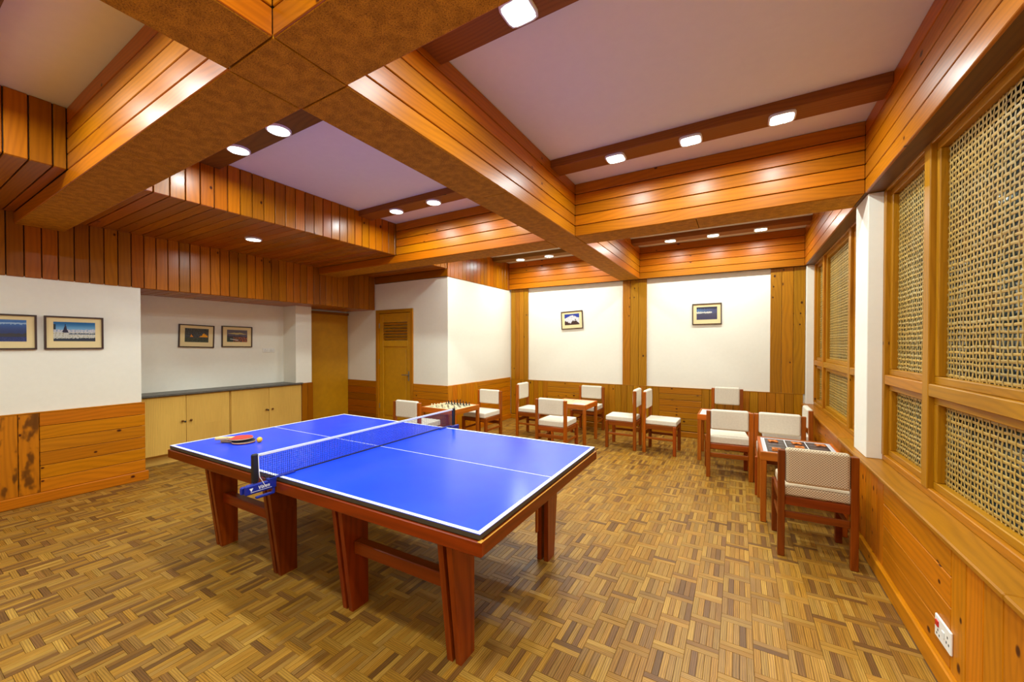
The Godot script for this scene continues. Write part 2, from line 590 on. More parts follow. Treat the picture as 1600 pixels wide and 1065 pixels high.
# ---------------------------------------------------------------- left wall, recess, closet
func build_left() -> void:
	var w := setting("wall_left")
	span("plaster", M.plaster, w, Vector3(-6.8, 0, ZREC), Vector3(XL - 0.012, YF + 0.01, 2.2))
	var wr0 := setting("wall_header")
	var wr := setting("wall_recess")
	span("recess_back", M.plaster, wr, Vector3(-6.8, 0, ZB), Vector3(XREC, YF + 0.05, ZREC))
	span("upper_core", M.groove, wr0, Vector3(-6.8, YF + 0.018, ZB), Vector3(XL - 0.018, YC, 2.2))
	boards(wr0, "fascia", Vector3(XL - 0.018, YF + 0.002, ZB), Vector3(XL, YS + 0.03, ZBACK), 2, 0.1078, 0.0075, -0.751)
	boards(setting("trim_recess"), "fascia", Vector3(XREC, YF, ZB), Vector3(XL - 0.02, YF + 0.018, ZREC), 2, 0.1078, 0.0075, -0.751)
	# pillar at the end of the cupboards
	var wp := setting("wall_pillar")
	span("pillar", M.plaster, wp, Vector3(XREC, 0.0, -4.01), Vector3(-6.135, YF, -3.737))
	for k in 2:
		plank(wp, "fascia", Vector3(-6.135, 0.1, -4.02 + 0.1 * k), Vector3(-6.11, 0.875, -3.924 + 0.1 * k))
	# wainscot
	span("wainscot_core", M.groove, w, Vector3(XL - 0.012, 0.09, ZREC + 0.002), Vector3(XL + 0.003, 0.855, ZBACK))
	boards(w, "pine", Vector3(XL + 0.003, 0.1, -1.712), Vector3(XL + 0.02, 0.855, -0.937), 1, 0.126, 0.004)
	for k in 4: plank(w, "stained", Vector3(XL + 0.003, 0.1, -0.935 + 0.131 * k + 0.002), Vector3(XL + 0.02, 0.855, -0.935 + 0.131 * (k + 1) - 0.002))
	boards(w, "pine", Vector3(XL + 0.003, 0.1, -0.405), Vector3(XL + 0.02, 0.855, 0.6), 1, 0.126, 0.004)
	boards(w, "pine", Vector3(XL + 0.003, 0.1, 0.605), Vector3(XL + 0.02, 0.855, ZBACK), 2, 0.13, 0.005)
	plank(w, "pine", Vector3(XL - 0.01, 0.855, -1.712), Vector3(XL + 0.022, 0.866, ZBACK), 0.003, "cap")
	var bb := setting("baseboard_left")
	plank(bb, "pine", Vector3(XL, 0, -1.735), Vector3(XL + 0.04, 0.1, 0.2), 0.006, "skirting")
	plank(bb, "pine", Vector3(XL, 0, 0.2), Vector3(XL + 0.04, 0.1, ZBACK), 0.006, "skirting")
	# sliding door leaf at the end of the recess
	var d2 := setting("door_2")
	span("leaf", M.olive, d2, Vector3(XREC, 0.01, ZB + 0.01), Vector3(XREC + 0.035, 2.06, -4.0), 0.003)
	plank(d2, "fascia", Vector3(XREC, 2.06, ZB + 0.005), Vector3(XREC + 0.06, 2.1, -4.01), 0.004, "track")

func build_closet() -> void:
	var w := setting("wall_closet")
	# wall with the louvred door, opening left for it
	var zf := ZB - 0.012
	span("plaster", M.plaster, w, Vector3(-6.8, 0, -5.2), Vector3(-5.675, YS, zf))
	span("plaster", M.plaster, w, Vector3(-5.675, 2.125, -5.2), Vector3(-4.77, YS + 0.1, zf))
	span("plaster", M.plaster, w, Vector3(-4.77, 0, -7.3), Vector3(XB - 0.012, YS + 0.1, zf))
	span("closet_back", M.plaster, w, Vector3(-5.8, 0, -5.4), Vector3(-4.6, 2.3, -5.2))
	# boards above the plaster
	span("header_core", M.groove, w, Vector3(XL, 2.6, -5.2), Vector3(XB - 0.018, YC, zf + 0.001))
	plank(w, "fascia", Vector3(XL, 2.608, zf), Vector3(XB - 0.004, YS, ZB + 0.004))
	span("header_core", M.groove, w, Vector3(XB - 0.2, 2.6, -7.3), Vector3(XB - 0.018, YC, -4.98))
	boards(w, "fascia", Vector3(XB - 0.018, 2.6, ZFB), Vector3(XB, YC - 0.002, -4.98), 2, 0.109, 0.005, -5.045)
	# wainscot
	boards(w, "fascia", Vector3(XREC, 0.1, zf), Vector3(-5.68, 0.84, ZB + 0.006), 1, 0.124, 0.004)
	boards(w, "pine", Vector3(-4.765, 0.1, zf), Vector3(XB + 0.006, 0.84, ZB + 0.006), 1, 0.124, 0.004)
	boards(w, "pine", Vector3(XB - 0.012, 0.1, -5.82), Vector3(XB + 0.008, 0.84, ZB), 2, 0.12, 0.004)
	boards(w, "pine", Vector3(XB - 0.012, 0.1, -7.0), Vector3(XB + 0.008, 0.84, -5.825), 1, 0.093, 0.004)
	var bb := setting("baseboard_closet")
	plank(bb, "pine", Vector3(XB - 0.01, 0, -7.0), Vector3(XB + 0.022, 0.1, ZB + 0.02), 0.005, "skirting")
	plank(bb, "pine", Vector3(-4.765, 0, ZB), Vector3(XB, 0.1, ZB + 0.022), 0.005, "skirting")
	plank(bb, "pine", Vector3(XREC, 0, ZB), Vector3(-5.68, 0.1, ZB + 0.022), 0.005, "skirting")
	# louvred door
	var d := setting("door_1")
	var fw := 0.06
	plank(d, "frame", Vector3(-5.675, 0, ZB - 0.1), Vector3(-5.675 + fw, 2.125, ZB + 0.012), 0.003, "jamb")
	plank(d, "frame", Vector3(-4.77 - fw, 0, ZB - 0.1), Vector3(-4.77, 2.125, ZB + 0.012), 0.003, "jamb")
	plank(d, "frame", Vector3(-5.675, 2.065, ZB - 0.1), Vector3(-4.77, 2.125, ZB + 0.0121), 0.003, "head")
	var l0 := -5.612
	var l1 := -4.833
	var zd := ZB - 0.03
	var leaf := span("leaf", M.olive, d, Vector3(l0, 0.01, zd - 0.02), Vector3(l1, 1.52, zd - 0.012))
	var lo := leaf.position
	for st in [[l0, -5.51], [-4.92, l1]]:
		span("stile", M.olive, leaf, Vector3(st[0], 0.012, zd - 0.014) - lo, Vector3(st[1], 2.06, zd + 0.012) - lo, 0.003)
	for rl in [[0.012, 0.2], [1.47, 1.58], [1.9, 2.06]]:
		span("rail", M.olive, leaf, Vector3(-5.51, rl[0], zd - 0.014) - lo, Vector3(-4.92, rl[1], zd + 0.012) - lo, 0.003)
	span("panel", M.olive, leaf, Vector3(-5.475, 0.235, zd - 0.014) - lo, Vector3(-4.955, 1.435, zd + 0.002) - lo, 0.006)
	for k in 6:
		var s := MB.new()
		s.g = 0
		s.xf = Transform3D(Basis(Vector3.RIGHT, 0.6), Vector3.ZERO)
		s.box(Vector3.ZERO, Vector3(0.59, 0.044, 0.007), 0.002)
		put(s.mesh(), "louvre_slat", M.frame[k % 3], leaf, Vector3(-5.215, 1.61 + 0.052 * k, zd + 0.002) - lo)
	var hd := MB.new()
	hd.box(Vector3.ZERO, Vector3(0.03, 0.17, 0.006), 0.002)
	var plate := put(hd.mesh(), "handle", M.steel, leaf, Vector3(-4.885, 0.96, zd + 0.015) - lo)
	var lv := MB.new()
	lv.tube([Vector3(0, 0.02, 0.0), Vector3(0, 0.02, 0.045), Vector3(-0.02, 0.02, 0.055), Vector3(-0.11, 0.02, 0.052)], 0.008, 8)
	put(lv.mesh(), "lever", M.steel, plate)
	for hy in [0.35, 1.15, 1.8]:
		span("hinge", M.steel, leaf, Vector3(l0 - 0.006, hy, zd + 0.01) - lo, Vector3(l0 + 0.01, hy + 0.09, zd + 0.02) - lo, 0.002)

# ---------------------------------------------------------------- far wall
func build_far() -> void:
	var w := setting("wall_far")
	span("plaster", M.plaster, w, Vector3(XB - 0.3, 0, -7.3), Vector3(1.2, YC, ZFW))
	span("fascia_core", M.groove, w, Vector3(XB, YB + 0.006, ZFW), Vector3(XR, YC, ZFB - 0.018))
	for bx in [[XB, XA], [XBB, XR]]:
		for rrow in 5:
			var y0: float = YB + 0.107 * rrow
			plank(w, "beam", Vector3(bx[0], y0 + 0.0035, ZFB - 0.018), Vector3(bx[1], y0 + 0.1035, ZFB))
	# posts of vertical boards
	for p in [[XB + 0.008, -3.61, 4, 0.8], [-1.75, -1.345, 3, 0.8], [0.395, XR + 0.02, 3, 0.8]]:
		boards(w, "post", Vector3(p[0], 0.8, ZFW), Vector3(p[1], YB + 0.004, ZFW + 0.028), 0, (p[1] - p[0]) / p[2], 0.004)
	# wainscot in alternating groups
	var zf := ZFW + 0.03
	span("wainscot_core", M.groove, w, Vector3(XB, 0.09, ZFW), Vector3(XR, 0.79, ZFW + 0.012))
	var groups := [[XB + 0.008, -3.18, 0], [-3.18, -2.09, 1], [-2.09, -1.14, 0], [-1.14, -0.5, 1], [-0.5, XR, 0]]
	for g in groups:
		if g[2] == 0: boards(w, "post", Vector3(g[0], 0.1, ZFW + 0.01), Vector3(g[1], 0.792, zf), 0, 0.105, 0.004)
		else: boards(w, "post", Vector3(g[0], 0.1, ZFW + 0.01), Vector3(g[1], 0.792, zf), 1, 0.1, 0.004)
	plank(w, "post", Vector3(XB + 0.008, 0.792, ZFW), Vector3(XR, 0.802, zf + 0.002), 0.002, "cap")
	var bb := setting("baseboard_far")
	plank(bb, "post", Vector3(XB + 0.02, 0, ZFW + 0.01), Vector3(-1.6, 0.09, zf + 0.02), 0.005, "skirting")
	plank(bb, "post", Vector3(-1.6, 0, ZFW + 0.01), Vector3(XR - 0.02, 0.09, zf + 0.02), 0.005, "skirting")

# ---------------------------------------------------------------- right wall with woven cane windows
func build_right() -> void:
	var w := setting("wall_right")
	var sy := 0.668
	var xw := 0.9
	span("lower_wall", M.groove, w, Vector3(XR + 0.018, 0, -7.3), Vector3(1.2, sy - 0.03, 2.2))
	span("upper_wall", M.groove, w, Vector3(XR + 0.018, YB + 0.05, -7.3), Vector3(1.2, YC, 2.2))
	span("plaster", M.plaster, w, Vector3(xw, sy - 0.03, -1.13), Vector3(1.2, YB + 0.06, 2.2))
	# fascia boards
	for bz in [[Z1A, ZBACK], [Z2A, Z1B], [ZFB, Z2B]]:
		for rrow in 5:
			var y0: float = YB + 0.107 * rrow
			plank(w, "beam", Vector3(XR, y0 + 0.0035, bz[0]), Vector3(XR + 0.018, y0 + 0.1035, bz[1]))
	span("fascia_underside", M.rail_wood[0], w, Vector3(XR + 0.004, YB + 0.006, -7.04), Vector3(xw, YB + 0.05, ZBACK))
	# white pillars standing on the sill
	for pz in [[-4.235, -3.885], [-1.13, -0.79]]:
		span("pillar", M.plaster, w, Vector3(0.812, sy, pz[0]), Vector3(1.0, YB + 0.003, pz[1]), 0.004)
	span("pillar", M.plaster, w, Vector3(0.812, sy, -7.04), Vector3(1.0, YB + 0.003, -6.955), 0.004)
	# sill
	for s in [[-7.04, -4.6], [-4.6, -2.0], [-2.0, 0.2], [0.2, ZBACK]]:
		plank(w, "sill", Vector3(0.768, sy - 0.028, s[0]), Vector3(xw + 0.06, sy, s[1]), 0.006, "sill")
	# boards under the sill
	var x0 := XR
	var x1 := XR + 0.018
	for g in [[-7.0, -5.75, 2], [-5.745, -4.7, 1], [-4.695, -3.372, 2], [-3.368, -2.441, 1], [-2.438, -1.66, 2], [-1.655, -0.7, 1], [-0.695, 0.6, 2], [0.605, ZBACK, 1]]:
		boards(w, "pine", Vector3(x0, 0.1, g[0]), Vector3(x1, sy - 0.029, g[1]), g[2], 0.132 if g[2] == 2 else 0.136, 0.004)
	var bb := setting("baseboard_right")
	for s in [[-7.0, -4.4], [-4.4, -1.5], [-1.5, ZBACK]]:
		plank(bb, "pine", Vector3(XR - 0.02, 0, s[0]), Vector3(XR + 0.01, 0.1, s[1]), 0.006, "skirting")
	cane_window("window_1", -3.885, -1.13, [-3.2, -3.03, -1.985, -1.815])
	cane_window("window_2", -6.955, -4.235, [-6.36, -6.19, -5.0, -4.83])

func cane_window(called: String, za: float, zb: float, mull: Array) -> void:
	var w := setting(called)
	var xf := 0.9
	var xk := 0.965
	var y0 := 0.668
	var y1 := YB + 0.05
	var tr0 := 1.222
	var tr1 := 1.29
	var fam := "frame"
	# fixed frame
	plank(w, fam, Vector3(xf, y0, za), Vector3(xk, y0 + 0.045, zb), 0.004, "bottom_rail")
	plank(w, fam, Vector3(xf, y1 - 0.06, za), Vector3(xk, y1, zb), 0.004, "top_rail")
	var stiles := [[za, za + 0.05], [mull[0] + 0.045, mull[1] - 0.045], [mull[2] + 0.045, mull[3] - 0.045], [zb - 0.05, zb]]
	for s in stiles:
		plank(w, fam, Vector3(xf - 0.004, y0 + 0.04, s[0]), Vector3(xk, y1 - 0.05, s[1]), 0.004, "mullion")
	for k in 3:
		plank(w, fam, Vector3(xf - 0.002, tr0, stiles[k][1]), Vector3(xk, tr1, stiles[k + 1][0]), 0.004, "transom")
	# cane panels, each in its own light frame
	for k in 3:
		var a: float = stiles[k][1]
		var b: float = stiles[k + 1][0]
		for r in [[y0 + 0.045, tr0], [tr1, y1 - 0.06]]:
			var ya: float = r[0]
			var yb: float = r[1]
			var t := 0.042
			var xi := xf + 0.022
			var fr := MB.new()
			fr.us = Vector2(0.31, 1.25)
			var mid := Vector3((xi + xk) * 0.5, (ya + yb) * 0.5, (a + b) * 0.5)
			fr.g = 2
			fr.box(Vector3(0, (ya - yb) * 0.5 + t * 0.5, 0), Vector3(xk - xi, t, b - a), 0.004)
			fr.box(Vector3(0, (yb - ya) * 0.5 - t * 0.5, 0), Vector3(xk - xi, t, b - a), 0.004)
			fr.g = 1
			fr.box(Vector3(0, 0, (a - b) * 0.5 + t * 0.5), Vector3(xk - xi, yb - ya - 2 * t, t), 0.004)
			fr.box(Vector3(0, 0, (b - a) * 0.5 - t * 0.5), Vector3(xk - xi, yb - ya - 2 * t, t), 0.004)
			var fn := put(fr.mesh(), "panel_frame", M.frame[k], w, mid)
			var cn := put(cane(b - a - 2 * t, yb - ya - 2 * t, k * 7 + int(ya * 10)), "cane_weave", M.cane, fn, Vector3(0.012, 0, 0))
			cn.set_meta("kind", "stuff")
	span("pane", M.glass, w, Vector3(1.02, y0, za), Vector3(1.026, y1, zb))

func cane(lz: float, ly: float, sd: int) -> ArrayMesh:
	var key := "cane_%.3f_%.3f" % [lz, ly]
	if cache.has(key): return cache[key]
	var r := RandomNumberGenerator.new(); r.seed = sd + 100
	var nz := int(round(lz / 0.0315))
	var ny := int(round(ly / 0.0302))
	var b := MB.new()
	var wob := FastNoiseLite.new(); wob.seed = sd; wob.frequency = 1.0
	# wandering crossing positions
	for dir in 2:
		var n := ny if dir == 0 else nz
		var m := nz if dir == 0 else ny
		for i in n:
			var hw := (0.0068 if dir == 0 else 0.0061) * r.randf_range(0.82, 1.15)
			var c := Color(0.6, 0.375, 0.075) * r.randf_range(0.78, 1.12)
			if r.randf() < 0.2: c = Color(0.55, 0.39, 0.12) * r.randf_range(0.85, 1.1)
			b.col = c
			var base := b.V.size()
			var jit := r.randf_range(-0.003, 0.003)
			for j in range(-1, m + 1):
				var p := (i + 0.5) / float(n)
				var q := clampf((j + 0.5) / float(m), 0.0, 1.0)
				var over := 1.0 if ((i + j + dir) % 2 == 0) else -1.0
				var z := (q if dir == 0 else p) * lz - lz * 0.5
				var y := (p if dir == 0 else q) * ly - ly * 0.5
				var wv := wob.get_noise_2d(z * 5.0 + dir * 20.0, y * 5.0) * 0.006 + jit
				if dir == 0: y += wv
				else: z += wv
				var x := 0.0015 * over
				var d := Vector3(0, hw, 0) if dir == 0 else Vector3(0, 0, hw)
				var o := Vector3(x, y, z)
				var uu := (z if dir == 0 else y) / 1.2 + i * 0.37
				for s in [[-0.0009, -1.0], [-0.0009, 1.0], [0.0009, 1.0], [0.0009, -1.0]]:
					b.V.append(o + Vector3(s[0], 0, 0) + d * float(s[1]))
					b.N.append((Vector3(signf(s[0]), 0, 0) + d.normalized() * float(s[1]) * 0.45).normalized())
					b.T.append(Vector2(uu, i * 0.13 + float(s[1]) * 0.02))
					b.C.append(c)
			for j in m + 1:
				var a := base + j * 4
				for s in 4:
					var s2 := (s + 1) % 4
					var q0 := a + s
					var q1 := a + s2
					var q2 := a + 4 + s2
					var q3 := a + 4 + s
					var fnm := (b.V[q1] - b.V[q0]).cross(b.V[q3] - b.V[q0])
					if fnm.dot(b.N[q0] + b.N[q1]) > 0.0: b.I.append_array([q0, q2, q1, q0, q3, q2])
					else: b.I.append_array([q0, q1, q2, q0, q2, q3])
	cache[key] = b.mesh()
	return cache[key]

func build_back() -> void:
	var w := setting("wall_back")
	span("plaster", M.plaster, w, Vector3(-6.8, 0, ZBACK + 0.02), Vector3(1.2, YC, 2.25))
	boards(w, "pine", Vector3(XL, 0.02, ZBACK), Vector3(XR, 0.8, ZBACK + 0.02), 0, 0.13, 0.004)
	for bx in [[XB, XA], [XBB, XR]]:
		for rrow in 5:
			var y0: float = YB + 0.107 * rrow
			plank(w, "beam", Vector3(bx[0], y0 + 0.0035, ZBACK), Vector3(bx[1], y0 + 0.1035, ZBACK + 0.02))

# ---------------------------------------------------------------- lamps
func downlight(at: Vector3, label: String, group: String, square: bool, power := 1.0) -> void:
	var t := thing("downlight", label, "light", at, 0.0, group)
	var r := 0.07
	var ring := MB.new()
	var disc := MB.new()
	var n := 24
	var out := []
	var inn := []
	for k in n:
		var an := TAU * k / n
		var d := Vector3(cos(an), 0, sin(an))
		if square:
			var q := pow(pow(absf(d.x), 5.0) + pow(absf(d.z), 5.0), -0.2)
			d *= q * 0.94
		out.append(d * (r + 0.014))
		inn.append(d * r)
	var rows := []
	var prof := [[1.0, 0.0], [1.0, -0.012], [0.25, -0.0145], [0.0, -0.012], [0.0, -0.002]]
	for pr in prof:
		var row := []
		for k in n:
			var p: Vector3 = inn[k].lerp(out[k], pr[0])
			row.append([p + Vector3.UP * float(pr[1]), (Vector3.DOWN + out[k].normalized() * (float(pr[0]) - 0.5)).normalized()])
		rows.append(row)
	ring.smooth_grid(rows)
	put(ring.mesh(), "ring", M.trim_white, t)
	var low := []
	for p in inn: low.append(p + Vector3.DOWN * 0.003)
	disc.poly(low, Vector3.DOWN)
	put(disc.mesh(), "diffuser", M.lamp, t)
	var l := AreaLight3D.new()
	l.name = "glow"
	l.area_size = Vector2(0.09, 0.09)
	l.area_normalize_energy = true
	l.light_energy = LIGHT_E * power
	l.light_color = Color(0.91, 0.98, 0.985)
	l.area_range = 14.0
	l.area_attenuation = 2.0
	l.shadow_enabled = true
	l.rotation_degrees.x = -90
	l.position = Vector3(0, -0.0045, 0)
	t.add_child(l)

const LIGHT_E := 1.0

func build_lights() -> void:
	var bays := [["entrance bay", Z1A, ZBACK], ["table tennis bay", Z2A, Z1B], ["board game bay", ZFB, Z2B]]
	for b in bays:
		for side in 2:
			var cx := -2.895 if side == 0 else -0.325
			var e := 0
			var rails: Array = [b[1] + 0.516, b[2] - 0.524]
			if b[2] == ZBACK and side == 0: rails = [b[1] + 0.516]
			for zr in rails:
				for k in 3:
					var near_to: String = [["the bulkhead", "the rail middle", "the central beam"], ["the central beam", "the rail middle", "the window fascia"]][side][k]
					var hw := "far-wall-side rail" if e == 0 else "entrance-side rail"
					downlight(Vector3(cx + (k - 1) * 0.572, 3.08, zr), ("round" if side == 0 else "squarish") + " downlight at " + near_to + ", " + hw + ", " + b[0], "downlights on the ceiling rails", side == 1)
				e += 1
	downlight(Vector3(-4.79, YS, -2.42), "round downlight in the dark timber soffit above the cupboards", "downlights in the timber soffit", false, 1.0)
	downlight(Vector3(-4.79, YS, 0.55), "round downlight in the timber soffit by the entrance end", "downlights in the timber soffit", false, 1.0)

# ---------------------------------------------------------------- cupboards
func build_cabinets() -> void:
	var xf := -6.11
	var labels := ["light wood two-door cupboard beside the panelled wall end", "light wood two-door cupboard next to the white pillar"]
	var zz := [[-2.762, -1.7, -2.25], [-3.82, -2.768, -3.295]]
	for i in 2:
		var z: Array = zz[i]
		var c := thing("cupboard", labels[i], "cupboard", Vector3(-6.3, 0, (z[0] + z[1]) * 0.5), 0.0, "built-in cupboards in the recess")
		var o := c.position
		span("body", M.cabinet[1], c, Vector3(XREC + 0.03, 0.13, maxf(z[0], -3.733)) - o, Vector3(xf - 0.02, 0.862, z[1]) - o)
		span("plinth", M.cabinet[0], c, Vector3(XREC + 0.03, 0, maxf(z[0], -3.733)) - o, Vector3(xf - 0.1, 0.13, z[1]) - o)
		for s in [[z[0] + 0.009, z[2] - 0.002, z[2] - 0.045], [z[2] + 0.002, z[1] - 0.009, z[2] + 0.045]]:
			var b := MB.new()
			b.g = 1
			b.uo = Vector2(rng.randf(), rng.randf())
			b.box(Vector3.ZERO, Vector3(0.018, 0.715, s[1] - s[0]), 0.002)
			var d := put(b.mesh(), "door", M.cabinet[rng.randi() % 3], c, Vector3(xf - 0.009, 0.497, (s[0] + s[1]) * 0.5) - o)
			var kn := MB.new()
			kn.xf = Transform3D(Basis(Vector3.BACK, -PI / 2), Vector3.ZERO)
			kn.lathe([[0.0, 0.0], [0.006, 0.0], [0.006, 0.012], [0.014, 0.018], [0.014, 0.026], [0.006, 0.031], [0.0, 0.031]], 12)
			put(kn.mesh(), "knob", M.brass, d, Vector3(0.009, 0.03, s[2] - (s[0] + s[1]) * 0.5))
		var lk := MB.new()
		lk.xf = Transform3D(Basis(Vector3.BACK, -PI / 2), Vector3.ZERO)
		lk.lathe([[0.0, 0.0], [0.011, 0.0], [0.011, 0.008], [0.0, 0.008]], 12)
		put(lk.mesh(), "lock", M.dark, c, Vector3(xf, 0.515, z[2] + 0.012) - o)
	var cm := MB.new()
	cm.box(Vector3((XREC - 6.133) * 0.5 + 0.0005, 0.875, (-3.735 + ZREC) * 0.5), Vector3(-6.133 - XREC - 0.002, 0.022, ZREC + 3.735), 0.0)
	cm.box(Vector3(-6.104, 0.875, (-3.825 + ZREC) * 0.5), Vector3(0.058, 0.022, ZREC + 3.825), 0.003)
	var ct := put(cm.mesh(), "countertop", M.stone)
	tag(ct, "long grey stone countertop over the built-in cupboards", "countertop")

# ---------------------------------------------------------------- pictures
func print_tex(kind: int) -> ImageTexture:
	var w := 192
	var h := 112
	var im := Image.create(w, h, false, Image.FORMAT_RGB8)
	var n := FastNoiseLite.new(); n.seed = 60 + kind; n.frequency = 0.03; n.fractal_octaves = 4
	var n2 := FastNoiseLite.new(); n2.seed = 90 + kind; n2.frequency = 0.09; n2.fractal_octaves = 3
	for x in w:
		var r1 := n.get_noise_2d(x, 10.0)
		var r2 := n2.get_noise_2d(x, 40.0)
		for y in h:
			var v := float(y) / h
			var u := float(x) / w
			var t := n2.get_noise_2d(x, y)
			var c := Color.BLACK
			match kind:
				0: # dusk over water
					c = Color8(70, 116, 178).lerp(Color8(52, 66, 110), smoothstep(0.0, 0.6, v))
					if v > 0.12 + 0.03 * r1 and v < 0.2 + 0.05 * r2: c = Color8(150, 178, 206)
					if v > 0.62 + 0.08 * r1: c = Color8(62, 62, 66)
					if v > 0.78: c = Color8(52, 62, 108).lerp(Color8(70, 76, 120), t)
					if u < 0.25 and v > 0.52 + 0.2 * u and v < 0.68: c = Color8(120, 124, 60)
				1: # snow field with a tree
					c = Color8(28, 96, 150).lerp(Color8(120, 170, 205), smoothstep(0.0, 0.4, v))
					if v > 0.38 + 0.06 * r1: c = Color8(214, 206, 204).lerp(Color8(130, 150, 180), clampf(t + 0.3, 0, 1))
					if v > 0.52: c = Color8(206, 202, 190).lerp(Color8(150, 142, 110), clampf(t * 1.4, 0, 1))
					if v > 0.58 + 0.03 * r2 and v < 0.63 and u > 0.35: c = Color8(40, 62, 92)
					if v > 0.86 - 0.05 * u + 0.04 * r2: c = Color8(50, 58, 70)
					var tw := (v - 0.1) * 0.16 + 0.015 * t
					if v > 0.1 and v < 0.55 and absf(u - 0.27) < tw: c = Color8(44, 44, 64)
					if v > 0.12 and v < 0.4 and u < 0.05: c = Color8(36, 56, 66)
				2: # two lit peaks at dusk
					c = Color8(52, 50, 54).lerp(Color8(74, 84, 90), clampf(t + 0.4, 0, 1))
					if v > 0.68: c = Color8(46, 54, 44).lerp(Color8(84, 88, 76), clampf(t + 0.3, 0, 1))
					if v < 0.62 and v > 0.33 + absf(u - 0.8) * 1.5 + 0.1 * r2: c = Color8(226, 148, 30)
					if v < 0.62 and v > 0.44 + absf(u - 0.27) * 2.2 + 0.1 * r2: c = Color8(220, 130, 40)
				3: # valley at dusk
					c = Color8(98, 92, 104).lerp(Color8(72, 60, 82), v)
					if absf(v - 0.3 - 0.05 * r1) < 0.07 * sin(PI * u): c = Color8(190, 170, 110)
					if v > 0.5 + 0.1 * r1: c = Color8(56, 48, 60)
					if v > 0.62 + 0.1 * r2 and u < 0.6: c = Color8(44, 56, 50)
					if u > 0.3 and v > 0.58 and t > 0.12: c = Color8(190, 92, 40)
					if absf(v - 0.78 - 0.25 * (u - 0.25)) < 0.03 and u > 0.15 and u < 0.55: c = Color8(190, 184, 180)
				4: # snow mountain under a blue sky
					c = Color8(48, 62, 142)
					var ridge := 0.12 + absf(u - 0.52) * 0.55 + 0.1 * r2
					if v > ridge: c = Color8(228, 220, 218).lerp(Color8(150, 132, 150), clampf(t * 1.8, 0, 1))
					if v > 0.72 + 0.16 * r1 - 0.12 * cos(u * 9.0): c = Color8(58, 34, 40).lerp(Color8(90, 70, 40), clampf(t + 0.3, 0, 1))
					if Vector2((u - 0.74) * 1.6, v - 0.52).length() < 0.06 + 0.04 * t: c = Color8(40, 28, 34)
				5: # mountains in evening haze
					c = Color8(84, 116, 152).lerp(Color8(76, 74, 104), u)
					if v > 0.38 + 0.1 * r2 and v < 0.52 + 0.1 * r1 and u < 0.75: c = Color8(206, 200, 186)
					if v > 0.5 + 0.06 * r1: c = Color8(92, 92, 96).lerp(Color8(60, 56, 84), v)
					if v < 0.16 + 0.1 * r2: c = Color8(50, 54, 70)
			im.set_pixel(x, y, c)
	im.generate_mipmaps()
	return ImageTexture.create_from_image(im)

func picture(at: Vector3, turn: float, roll: float, size: Vector2, inner: Vector2, kind: int, label: String, group: String) -> void:
	var t := thing("picture", label, "picture", at, turn, group)
	t.rotation.z = roll
	var fw := 0.014
	var d := 0.022
	var b := MB.new()
	for s in [-1.0, 1.0]:
		var hx := size.x * 0.5
		var hy := size.y * 0.5
		b.prism([Vector3(-hx, s * hy, 0), Vector3(hx, s * hy, 0), Vector3(hx - fw, s * (hy - fw), 0), Vector3(-hx + fw, s * (hy - fw), 0)], [Vector3(-hx, s * hy, d), Vector3(hx, s * hy, d), Vector3(hx - fw, s * (hy - fw), d), Vector3(-hx + fw, s * (hy - fw), d)])
		b.prism([Vector3(s * hx, -hy, 0), Vector3(s * hx, hy, 0), Vector3(s * (hx - fw), hy - fw, 0), Vector3(s * (hx - fw), -hy + fw, 0)], [Vector3(s * hx, -hy, d), Vector3(s * hx, hy, d), Vector3(s * (hx - fw), hy - fw, d), Vector3(s * (hx - fw), -hy + fw, d)])
	put(b.mesh(), "frame", M.frame_dark, t)
	span("mount", M.mount, t, Vector3(-size.x * 0.5 + fw * 0.5, -size.y * 0.5 + fw * 0.5, 0.002), Vector3(size.x * 0.5 - fw * 0.5, size.y * 0.5 - fw * 0.5, 0.012))
	var q := QuadMesh.new()
	q.size = inner
	var pm := mat(Color.WHITE, 0.25, print_tex(kind))
	put(q, "print", pm, t, Vector3(0, 0.012, 0.0128))

func build_pictures() -> void:
	picture(Vector3(XL - 0.011, 1.622, -0.722), PI / 2, 0.0, Vector2(0.415, 0.325), Vector2(0.29, 0.2), 0, "framed print of blue dusk water, beside the snowfield print", "framed prints on the walls")
	picture(Vector3(XL - 0.011, 1.622, -1.18), PI / 2, 0.0, Vector2(0.41, 0.325), Vector2(0.29, 0.19), 1, "framed print of a dark tree on a snowfield", "framed prints on the walls")
	picture(Vector3(XREC + 0.001, 1.622, -2.514), PI / 2, -0.03, Vector2(0.42, 0.315), Vector2(0.28, 0.19), 2, "framed print of orange sunlit peaks above the cupboards", "framed prints on the walls")
	picture(Vector3(XREC + 0.001, 1.622, -3.03), PI / 2, -0.015, Vector2(0.42, 0.312), Vector2(0.28, 0.18), 3, "framed print of a dusky valley above the cupboards", "framed prints on the walls")
	picture(Vector3(-2.692, 1.966, ZFW + 0.001), 0, 0.045, Vector2(0.425, 0.335), Vector2(0.29, 0.205), 4, "framed print of a white mountain under deep blue sky", "framed prints on the walls")
	picture(Vector3(-0.438, 1.99, ZFW + 0.001), 0, 0.008, Vector2(0.415, 0.335), Vector2(0.29, 0.2), 5, "framed print of hazy grey-blue mountains on the far wall", "framed prints on the walls")

